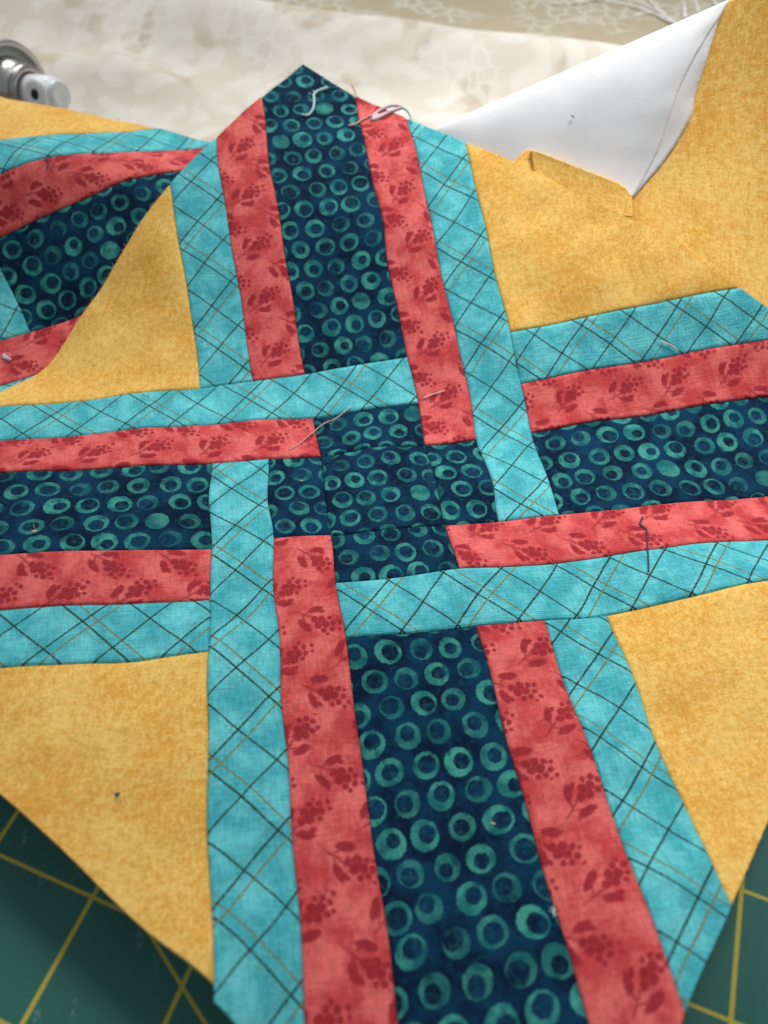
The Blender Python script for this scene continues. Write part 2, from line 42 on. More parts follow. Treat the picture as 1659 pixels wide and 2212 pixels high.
CLOTH_B={(-3,-6):(-10.405,-1.893,-0.024),(-3,-5):(-10.744,-0.949,-0.057),(-3,-4):(-11.082,-0.001,-0.164),(-3,-3):(-11.420,0.958,-0.257),(-3,-2):(-11.758,1.941,-0.397),(-3,-1):(-12.096,2.908,-0.350),(-3,0):(-12.425,3.776,0.011),(-3,1):(-12.738,4.519,0.680),(-3,2):(-13.047,5.215,1.437),(-3,3):(-13.368,5.983,2.066),(-3,4):(-13.708,6.859,2.478),(-3,5):(-14.058,7.801,2.694),(-3,6):(-14.410,8.760,2.784),(-3,7):(-14.760,9.713,2.818),(-3,8):(-15.109,10.658,2.841),(-3,9):(-15.457,11.598,2.873),(-3,10):(-15.805,12.536,2.914),(-3,11):(-16.153,13.473,2.960),(-2,-6):(-9.462,-1.556,-0.010),(-2,-5):(-9.801,-0.611,-0.038),(-2,-4):(-10.140,0.331,-0.067),(-2,-3):(-10.477,1.280,-0.158),(-2,-2):(-10.813,2.240,-0.195),(-2,-1):(-11.150,3.190,-0.124),(-2,0):(-11.481,4.064,0.212),(-2,1):(-11.799,4.839,0.787),(-2,2):(-12.115,5.579,1.421),(-2,3):(-12.440,6.375,1.958),(-2,4):(-12.782,7.256,2.326),(-2,5):(-13.130,8.185,2.541),(-2,6):(-13.479,9.129,2.650),(-2,7):(-13.828,10.071,2.707),(-2,8):(-14.177,11.012,2.745),(-2,9):(-14.525,11.950,2.784),(-2,10):(-14.873,12.888,2.827),(-2,11):(-15.222,13.824,2.874),(-2,12):(-15.570,14.761,2.920),(-1,-6):(-8.521,-1.220,-0.001),(-1,-5):(-8.860,-0.274,-0.031),(-1,-4):(-9.198,0.671,-0.052),(-1,-3):(-9.535,1.612,-0.065),(-1,-2):(-9.870,2.553,-0.070),(-1,-1):(-10.205,3.490,0.025),(-1,0):(-10.538,4.371,0.359),(-1,1):(-10.860,5.163,0.876),(-1,2):(-11.179,5.932,1.429),(-1,3):(-11.510,6.753,1.898),(-1,4):(-11.852,7.636,2.233),(-1,5):(-12.199,8.556,2.439),(-1,6):(-12.548,9.490,2.553),(-1,7):(-12.897,10.427,2.615),(-1,8):(-13.245,11.365,2.657),(-1,9):(-13.594,12.303,2.696),(-1,10):(-13.942,13.239,2.739),(-1,11):(-14.290,14.176,2.783),(-1,12):(-14.638,15.112,2.832),(-1,13):(-14.985,16.049,2.889),(0,-6):(-7.584,-0.875,0.007),(0,-5):(-7.922,0.068,-0.022),(0,-4):(-8.258,1.012,-0.051),(0,-3):(-8.595,1.952,-0.065),(0,-2):(-8.929,2.892,-0.048),(0,-1):(-9.262,3.816,0.111),(0,0):(-9.593,4.685,0.465),(0,1):(-9.917,5.490,0.953),(0,2):(-10.241,6.278,1.468),(0,3):(-10.577,7.110,1.904),(0,4):(-10.920,7.996,2.211),(0,5):(-11.268,8.915,2.390),(0,6):(-11.617,9.846,2.484),(0,7):(-11.965,10.782,2.535),(0,8):(-12.314,11.718,2.570),(0,9):(-12.662,12.655,2.605),(0,10):(-13.010,13.591,2.647),(0,11):(-13.358,14.527,2.692),(0,12):(-13.705,15.464,2.748),(0,13):(-14.053,16.400,2.800),(1,-6):(-6.655,-0.522,-0.006),(1,-5):(-6.989,0.417,-0.027),(1,-4):(-7.323,1.359,-0.054),(1,-3):(-7.658,2.301,-0.077),(1,-2):(-7.990,3.242,-0.057),(1,-1):(-8.322,4.164,0.126),(1,0):(-8.651,5.025,0.509),(1,1):(-8.972,5.820,1.019),(1,2):(-9.299,6.609,1.534),(1,3):(-9.637,7.447,1.957),(1,4):(-9.984,8.342,2.230),(1,5):(-10.333,9.267,2.370),(1,6):(-10.683,10.200,2.430),(1,7):(-11.033,11.135,2.457),(1,8):(-11.382,12.070,2.479),(1,9):(-11.730,13.006,2.509),(1,10):(-12.079,13.943,2.548),(1,11):(-12.426,14.879,2.599),(1,12):(-12.774,15.815,2.647),(1,13):(-13.121,16.752,2.715),(2,-6):(-5.734,-0.165,-0.051),(2,-5):(-6.063,0.768,-0.051),(2,-4):(-6.392,1.707,-0.065),(2,-3):(-6.723,2.651,-0.100),(2,-2):(-7.054,3.598,-0.126),(2,-1):(-7.382,4.515,0.123),(2,0):(-7.709,5.366,0.545),(2,1):(-8.027,6.143,1.099),(2,2):(-8.355,6.928,1.627),(2,3):(-8.698,7.773,2.039),(2,4):(-9.046,8.684,2.260),(2,5):(-9.397,9.616,2.344),(2,6):(-9.749,10.550,2.362),(2,7):(-10.101,11.485,2.362),(2,8):(-10.451,12.421,2.372),(2,9):(-10.800,13.357,2.398),(2,10):(-11.148,14.293,2.437),(2,11):(-11.495,15.230,2.491),(2,12):(-11.843,16.166,2.551),(3,-6):(-4.813,0.180,-0.145),(3,-5):(-5.136,1.106,-0.101),(3,-4):(-5.461,2.042,-0.077),(3,-3):(-5.786,2.991,-0.117),(3,-2):(-6.109,3.943,-0.142),(3,-1):(-6.441,4.868,0.102),(3,0):(-6.767,5.692,0.620),(3,1):(-7.084,6.468,1.195),(3,2):(-7.416,7.218,1.808),(3,3):(-7.762,8.094,2.160),(3,4):(-8.110,9.026,2.283),(3,5):(-8.463,9.962,2.286),(3,6):(-8.818,10.896,2.254),(3,7):(-9.172,11.831,2.232),(3,8):(-9.522,12.768,2.237),(3,9):(-9.871,13.705,2.262),(3,10):(-10.218,14.643,2.310),(3,11):(-10.566,15.580,2.365),(4,-6):(-3.882,0.503,-0.267),(4,-5):(-4.202,1.426,-0.169),(4,-4):(-4.524,2.357,-0.089),(4,-3):(-4.844,3.307,-0.074),(4,-2):(-5.165,4.254,0.010),(4,-1):(-5.482,5.185,0.190),(4,0):(-5.829,5.969,0.813),(4,1):(-6.156,6.737,1.426),(4,2):(-6.497,7.492,2.109),(4,3):(-6.825,8.433,2.277),(4,4):(-7.175,9.373,2.238),(4,5):(-7.534,10.305,2.165),(4,6):(-7.895,11.236,2.086),(4,7):(-8.248,12.173,2.063),(4,8):(-8.598,13.111,2.066),(4,9):(-8.945,14.050,2.102),(4,10):(-9.291,14.989,2.152),(5,-6):(-2.939,0.815,-0.393),(5,-5):(-3.259,1.735,-0.226),(5,-4):(-3.580,2.659,-0.075),(5,-3):(-3.899,3.603,0.034),(5,-2):(-4.226,4.530,0.227),(5,-1):(-4.568,5.406,0.579),(5,0):(-4.900,6.219,1.075),(5,1):(-5.226,7.012,1.610),(5,2):(-5.545,7.842,2.161),(5,3):(-5.891,8.784,2.169),(5,4):(-6.247,9.719,2.107),(5,5):(-6.613,10.646,1.992),(5,6):(-6.978,11.573,1.887),(5,7):(-7.329,12.511,1.867),(5,8):(-7.677,13.451,1.870),(5,9):(-8.024,14.390,1.899),(6,-6):(-1.989,1.120,-0.450),(6,-5):(-2.311,2.039,-0.233),(6,-4):(-2.633,2.962,-0.037),(6,-3):(-2.957,3.880,0.198),(6,-2):(-3.290,4.783,0.468),(6,-1):(-3.631,5.643,0.850),(6,0):(-3.962,6.464,1.320),(6,1):(-4.281,7.281,1.844),(6,2):(-4.614,8.211,1.990),(6,3):(-4.970,9.136,1.969),(6,4):(-5.328,10.067,1.918),(6,5):(-5.693,10.991,1.812),(6,6):(-6.054,11.921,1.731),(6,7):(-6.415,12.847,1.643),(6,8):(-6.762,13.787,1.647),(7,-6):(-1.040,1.425,-0.428),(7,-5):(-1.362,2.339,-0.176),(7,-4):(-1.686,3.254,0.075),(7,-3):(-2.012,4.156,0.358),(7,-2):(-2.345,5.045,0.666),(7,-1):(-2.682,5.905,1.041),(7,0):(-3.013,6.752,1.447),(7,1):(-3.341,7.642,1.759),(7,2):(-3.693,8.567,1.779),(7,3):(-4.041,9.495,1.805),(7,4):(-4.403,10.425,1.784),(7,5):(-4.768,11.349,1.687),(7,6):(-5.134,12.269,1.561),(7,7):(-5.495,13.196,1.471),(8,-6):(-0.090,1.720,-0.326),(8,-5):(-0.414,2.640,-0.068),(8,-4):(-0.739,3.548,0.206),(8,-3):(-1.066,4.446,0.500),(8,-2):(-1.398,5.332,0.815),(8,-1):(-1.733,6.206,1.155),(8,0):(-2.068,7.085,1.477),(8,1):(-2.411,8.000,1.652),(8,2):(-2.759,8.925,1.594),(8,3):(-3.109,9.857,1.736),(8,4):(-3.474,10.786,1.691),(8,5):(-3.839,11.712,1.602),(8,6):(-4.208,12.632,1.455),(9,-5):(0.533,2.940,0.055),(9,-4):(0.210,3.849,0.330),(9,-3):(-0.121,4.751,0.622),(9,-2):(-0.453,5.642,0.928),(9,-1):(-0.790,6.530,1.235),(9,0):(-1.130,7.431,1.491),(9,1):(-1.475,8.354,1.637),(9,2):(-1.826,9.284,1.717),(9,3):(-2.178,10.217,1.702),(9,4):(-2.533,11.149,1.659),(9,5):(-2.907,12.077,1.577),(10,-4):(1.156,4.170,0.430),(10,-3):(0.826,5.066,0.735),(10,-2):(0.489,5.962,1.040),(10,-1):(0.151,6.860,1.322),(10,0):(-0.193,7.769,1.556),(10,1):(-0.539,8.696,1.708),(10,2):(-0.890,9.629,1.788),(10,3):(-1.243,10.569,1.773),(10,4):(-1.597,11.510,1.811),(11,-3):(1.767,5.394,0.845),(11,-2):(1.431,6.280,1.177),(11,-1):(1.088,7.184,1.446),(11,0):(0.744,8.098,1.667),(11,1):(0.397,9.024,1.829),(11,2):(0.050,9.961,1.925),(11,3):(-0.304,10.904,1.940),(12,-2):(2.368,6.599,1.336),(12,-1):(2.026,7.505,1.598),(12,0):(1.677,8.415,1.828),(12,1):(1.335,9.345,1.980),(12,2):(0.987,10.279,2.101),(13,-1):(2.957,7.806,1.828),(13,0):(2.610,8.732,1.990),(13,1):(2.266,9.647,2.211),(14,0):(3.545,9.026,2.264)}
THREADS={'curl':[(0.17,8.874,2.73),(-0.054,8.757,2.718),(-0.146,8.639,2.699),(-0.166,8.425,2.643),(-0.221,8.216,2.589),(-0.342,8.064,2.553),(-0.469,8.073,2.569)],'tail':[(0.48,7.725,2.438),(0.628,7.762,2.45),(0.772,7.859,2.477),(0.966,7.936,2.512),(1.122,7.932,2.535)],'knot':[(1.122,7.932,2.535),(0.987,7.817,2.49),(1.106,7.823,2.511),(1.353,7.903,2.572),(1.621,7.874,2.67),(1.498,8.0,2.668),(1.325,8.058,2.612),(1.106,7.997,2.544),(1.016,7.831,2.5),(1.248,7.903,2.553),(1.51,7.911,2.627),(1.588,7.913,2.661)],'tealend':[(1.611,7.892,2.669),(1.718,7.757,2.654),(1.767,7.609,2.594),(1.762,7.452,2.541)],'sprout':[(0.701,8.857,2.77),(0.727,8.759,2.722),(0.747,8.656,2.665),(0.727,8.552,2.623)],'long':[(-0.296,1.914,-0.004),(-0.608,1.698,-0.051),(-0.835,1.616,-0.069),(-1.118,1.363,-0.061),(-1.349,1.135,-0.043),(-1.524,1.006,-0.018)],'bit':[(1.082,1.862,0.08),(1.312,1.909,0.123),(1.499,1.922,0.157)],'bit2':[(5.567,1.863,0.888),(5.725,1.785,0.862),(5.843,1.673,0.809)],'dark':[(4.167,-1.473,0.105),(4.057,-1.62,0.127),(4.104,-1.779,0.157),(3.984,-2.094,0.197),(3.893,-2.362,0.211),(3.808,-2.596,0.21)],'fray':[(-1.099,-2.764,0.39),(-1.035,-2.795,0.381),(-1.02,-2.865,0.382)],'speckcream':[(-5.55,-0.739,0.655),(-5.484,-0.735,0.649)],'specktan':[(-1.391,0.183,0.074),(-1.362,0.16,0.072)],'specktan2':[(0.474,-5.892,0.194),(0.524,-5.922,0.213)],'lint':[(0.908,-6.98,0.426),(0.917,-7.016,0.428),(0.898,-7.043,0.436),(0.915,-7.072,0.449)],'speckdark':[(-4.017,-5.076,0.836),(-3.982,-5.041,0.82)],'speckorange':[(3.944,3.18,1.339),(3.973,3.152,1.335)],'lint2':[(-6.913,4.308,0.026),(-6.85,4.241,0.004),(-6.775,4.215,-0.019)],'dark2':[(-5.769,7.703,2.187),(-5.715,7.604,2.137),(-5.745,7.488,2.079)]}
RIGHT=[[[2.118,7.408,2.383],[2.938,7.331,2.73],[3.732,7.248,3.07],[4.499,7.162,3.404],[5.241,7.07,3.73],[5.957,6.974,4.049],[6.647,6.874,4.362],[7.311,6.768,4.668],[7.944,6.65,4.97],[8.546,6.52,5.266],[9.12,6.384,5.556],[9.667,6.245,5.838],[10.186,6.1,6.113],[10.677,5.95,6.381]],[[2.217,7.171,2.324],[3.006,7.041,2.61],[3.772,6.912,2.889],[4.516,6.785,3.161],[5.239,6.659,3.427],[5.942,6.537,3.685],[6.627,6.419,3.936],[7.294,6.303,4.181],[7.938,6.176,4.424],[8.535,6.006,4.678],[9.092,5.814,4.932],[9.622,5.62,5.181],[10.124,5.423,5.424],[10.598,5.223,5.662]],[[2.318,6.947,2.26],[3.075,6.762,2.486],[3.813,6.585,2.705],[4.533,6.414,2.917],[5.236,6.249,3.124],[5.925,6.094,3.322],[6.602,5.951,3.512],[7.267,5.816,3.695],[7.916,5.669,3.878],[8.506,5.456,4.086],[9.046,5.208,4.305],[9.558,4.96,4.52],[10.043,4.712,4.731],[10.5,4.463,4.937]],[[2.419,6.729,2.195],[3.144,6.486,2.364],[3.854,6.257,2.524],[4.548,6.038,2.678],[5.229,5.828,2.827],[5.901,5.636,2.965],[6.566,5.461,3.094],[7.225,5.298,3.216],[7.875,5.126,3.337],[8.455,4.867,3.499],[8.976,4.563,3.681],[9.47,4.262,3.861],[9.936,3.963,4.039],[10.375,3.665,4.215]],[[2.519,6.513,2.13],[3.212,6.209,2.244],[3.892,5.923,2.348],[4.558,5.652,2.447],[5.214,5.394,2.539],[5.865,5.158,2.619],[6.515,4.945,2.688],[7.163,4.747,2.749],[7.811,4.543,2.808],[8.378,4.236,2.921],[8.879,3.878,3.066],[9.352,3.523,3.212],[9.798,3.173,3.357],[10.217,2.828,3.501]],[[2.618,6.301,2.065],[3.278,5.931,2.126],[3.926,5.585,2.179],[4.563,5.256,2.224],[5.192,4.944,2.262],[5.819,4.66,2.287],[6.449,4.402,2.298],[7.081,4.163,2.3],[7.722,3.923,2.294],[8.275,3.568,2.359],[8.753,3.154,2.468],[9.205,2.748,2.578],[9.629,2.348,2.69],[10.026,1.956,2.805]],[[2.717,6.091,2.0],[3.342,5.652,2.012],[3.957,5.241,2.015],[4.563,4.852,2.01],[5.161,4.483,1.998],[5.761,4.145,1.97],[6.368,3.839,1.925],[6.98,3.553,1.869],[7.61,3.273,1.8],[8.148,2.869,1.816],[8.602,2.401,1.888],[9.03,1.944,1.964],[9.431,1.496,2.045],[9.806,1.058,2.129]],[[2.815,5.883,1.935],[3.405,5.373,1.901],[3.985,4.895,1.856],[4.558,4.442,1.804],[5.124,4.013,1.744],[5.696,3.62,1.666],[6.276,3.262,1.568],[6.865,2.926,1.456],[7.483,2.603,1.323],[8.002,2.15,1.29],[8.432,1.63,1.327],[8.836,1.123,1.37],[9.213,0.629,1.419],[9.563,0.147,1.475]],[[2.912,5.678,1.871],[3.466,5.094,1.792],[4.012,4.549,1.702],[4.55,4.032,1.604],[5.084,3.542,1.498],[5.625,3.093,1.371],[6.179,2.681,1.222],[6.743,2.294,1.056],[7.346,1.925,0.859],[7.848,1.423,0.777],[8.252,0.853,0.78],[8.631,0.297,0.79],[8.983,-0.242,0.81],[9.31,-0.766,0.838]]]
FLAP=[[[2.104,7.344,2.414],[2.396,7.318,2.537],[2.683,7.284,2.663],[2.97,7.265,2.78],[3.252,7.236,2.901],[3.529,7.2,3.023],[3.807,7.179,3.138],[4.079,7.145,3.258],[4.346,7.11,3.377],[4.615,7.086,3.489],[4.875,7.049,3.607],[5.134,7.015,3.722],[5.393,6.988,3.833],[5.643,6.948,3.949],[5.893,6.914,4.06],[6.142,6.884,4.169],[6.382,6.842,4.282],[6.623,6.808,4.391],[6.861,6.774,4.498],[7.092,6.732,4.608],[7.323,6.696,4.714],[7.549,6.655,4.82]],[[2.104,7.344,2.414],[2.378,7.285,2.533],[2.649,7.228,2.65],[2.921,7.186,2.758],[3.189,7.142,2.867],[3.452,7.089,2.981],[3.716,7.049,3.087],[3.977,7.007,3.193],[4.231,6.955,3.303],[4.486,6.915,3.407],[4.739,6.876,3.513],[4.986,6.827,3.622],[5.233,6.789,3.726],[5.478,6.75,3.829],[5.715,6.701,3.934],[5.954,6.662,4.033],[6.19,6.623,4.132],[6.42,6.577,4.232],[6.653,6.542,4.328],[6.887,6.513,4.421],[7.121,6.488,4.512],[7.362,6.479,4.598]],[[2.104,7.344,2.414],[2.361,7.261,2.526],[2.617,7.186,2.632],[2.873,7.126,2.731],[3.127,7.069,2.827],[3.377,7.005,2.93],[3.626,6.948,3.028],[3.875,6.898,3.123],[4.117,6.839,3.221],[4.358,6.783,3.316],[4.602,6.739,3.412],[4.84,6.688,3.511],[5.076,6.637,3.609],[5.311,6.594,3.703],[5.542,6.545,3.796],[5.769,6.494,3.888],[5.996,6.45,3.976],[6.222,6.406,4.063],[6.446,6.365,4.149],[6.674,6.334,4.234],[6.909,6.321,4.31],[7.156,6.332,4.377]],[[2.104,7.344,2.414],[2.346,7.241,2.516],[2.587,7.149,2.612],[2.828,7.071,2.7],[3.069,7.0,2.784],[3.308,6.928,2.874],[3.544,6.856,2.963],[3.781,6.793,3.046],[4.014,6.729,3.131],[4.243,6.66,3.216],[4.476,6.607,3.304],[4.707,6.554,3.392],[4.934,6.496,3.481],[5.16,6.444,3.568],[5.383,6.391,3.649],[5.602,6.334,3.731],[5.821,6.282,3.81],[6.04,6.235,3.886],[6.257,6.189,3.961],[6.479,6.157,4.035],[6.708,6.14,4.103],[6.949,6.147,4.16]],[[2.104,7.344,2.414],[2.332,7.223,2.505],[2.56,7.117,2.588],[2.788,7.022,2.664],[3.015,6.937,2.736],[3.244,6.856,2.813],[3.469,6.772,2.891],[3.694,6.696,2.964],[3.918,6.624,3.035],[4.137,6.548,3.108],[4.361,6.484,3.189],[4.584,6.426,3.266],[4.804,6.365,3.345],[5.021,6.304,3.423],[5.237,6.245,3.495],[5.45,6.185,3.564],[5.66,6.124,3.634],[5.872,6.069,3.7],[6.084,6.022,3.762],[6.3,5.984,3.828],[6.522,5.96,3.887],[6.757,5.962,3.934]],[[2.104,7.344,2.414],[2.32,7.207,2.492],[2.536,7.087,2.561],[2.752,6.977,2.625],[2.968,6.876,2.685],[3.187,6.785,2.748],[3.403,6.692,2.813],[3.618,6.603,2.875],[3.833,6.52,2.934],[4.045,6.437,2.993],[4.261,6.365,3.064],[4.477,6.299,3.132],[4.692,6.234,3.2],[4.903,6.168,3.268],[5.112,6.1,3.33],[5.318,6.033,3.388],[5.523,5.968,3.445],[5.728,5.905,3.501],[5.934,5.848,3.554],[6.145,5.807,3.608],[6.364,5.781,3.656],[6.591,5.773,3.695]],[[2.104,7.344,2.414],[2.31,7.193,2.478],[2.516,7.058,2.533],[2.722,6.933,2.583],[2.928,6.817,2.629],[3.139,6.715,2.68],[3.348,6.611,2.731],[3.555,6.51,2.78],[3.761,6.416,2.827],[3.966,6.323,2.873],[4.177,6.244,2.933],[4.388,6.17,2.991],[4.597,6.098,3.048],[4.804,6.025,3.106],[5.006,5.948,3.157],[5.208,5.874,3.203],[5.409,5.801,3.249],[5.608,5.731,3.293],[5.809,5.666,3.335],[6.017,5.617,3.38],[6.228,5.578,3.42],[6.449,5.559,3.45]],[[2.104,7.344,2.414],[2.301,7.18,2.462],[2.498,7.032,2.502],[2.695,6.892,2.538],[2.892,6.762,2.57],[3.096,6.647,2.608],[3.297,6.533,2.645],[3.497,6.421,2.682],[3.696,6.314,2.716],[3.895,6.21,2.749],[4.101,6.124,2.798],[4.307,6.042,2.846],[4.512,5.962,2.892],[4.715,5.883,2.938],[4.913,5.799,2.978],[5.11,5.716,3.013],[5.306,5.635,3.046],[5.503,5.559,3.077],[5.701,5.489,3.106],[5.906,5.434,3.14],[6.115,5.391,3.168],[6.336,5.369,3.185]],[[2.104,7.344,2.414],[2.292,7.169,2.446],[2.48,7.009,2.47],[2.668,6.857,2.492],[2.855,6.712,2.51],[3.051,6.585,2.534],[3.246,6.461,2.558],[3.438,6.338,2.581],[3.63,6.219,2.603],[3.822,6.105,2.623],[4.023,6.011,2.66],[4.223,5.921,2.698],[4.424,5.835,2.733],[4.622,5.749,2.769],[4.815,5.656,2.797],[5.007,5.563,2.821],[5.198,5.474,2.842],[5.39,5.39,2.862],[5.584,5.311,2.878],[5.785,5.25,2.901],[5.992,5.202,2.918],[6.208,5.172,2.924]],[[2.104,7.344,2.414],[2.282,7.162,2.428],[2.46,6.991,2.438],[2.637,6.827,2.444],[2.814,6.671,2.448],[3.0,6.533,2.459],[3.186,6.399,2.47],[3.37,6.266,2.48],[3.553,6.136,2.489],[3.736,6.011,2.496],[3.931,5.911,2.523],[4.125,5.814,2.55],[4.318,5.72,2.576],[4.511,5.629,2.6],[4.698,5.528,2.617],[4.882,5.427,2.629],[5.067,5.329,2.639],[5.253,5.236,2.648],[5.44,5.149,2.653],[5.636,5.083,2.665],[5.836,5.024,2.673],[6.044,4.983,2.671]],[[2.104,7.344,2.414],[2.271,7.156,2.411],[2.437,6.977,2.405],[2.603,6.803,2.396],[2.768,6.636,2.385],[2.944,6.488,2.384],[3.12,6.345,2.382],[3.294,6.203,2.379],[3.467,6.062,2.376],[3.639,5.927,2.371],[3.827,5.822,2.387],[4.013,5.719,2.404],[4.198,5.617,2.42],[4.383,5.519,2.435],[4.562,5.411,2.441],[4.738,5.3,2.443],[4.914,5.192,2.444],[5.09,5.088,2.443],[5.267,4.988,2.44],[5.454,4.91,2.445],[5.643,4.839,2.446],[5.837,4.78,2.44]],[[2.104,7.344,2.414],[2.259,7.151,2.394],[2.414,6.963,2.372],[2.567,6.78,2.348],[2.721,6.603,2.323],[2.886,6.445,2.309],[3.051,6.291,2.294],[3.214,6.14,2.279],[3.377,5.99,2.264],[3.538,5.843,2.248],[3.717,5.731,2.253],[3.895,5.622,2.26],[4.072,5.514,2.266],[4.248,5.407,2.272],[4.419,5.292,2.267],[4.586,5.172,2.259],[4.751,5.052,2.251],[4.917,4.936,2.242],[5.083,4.822,2.231],[5.256,4.727,2.233],[5.43,4.635,2.233],[5.604,4.547,2.231]]]
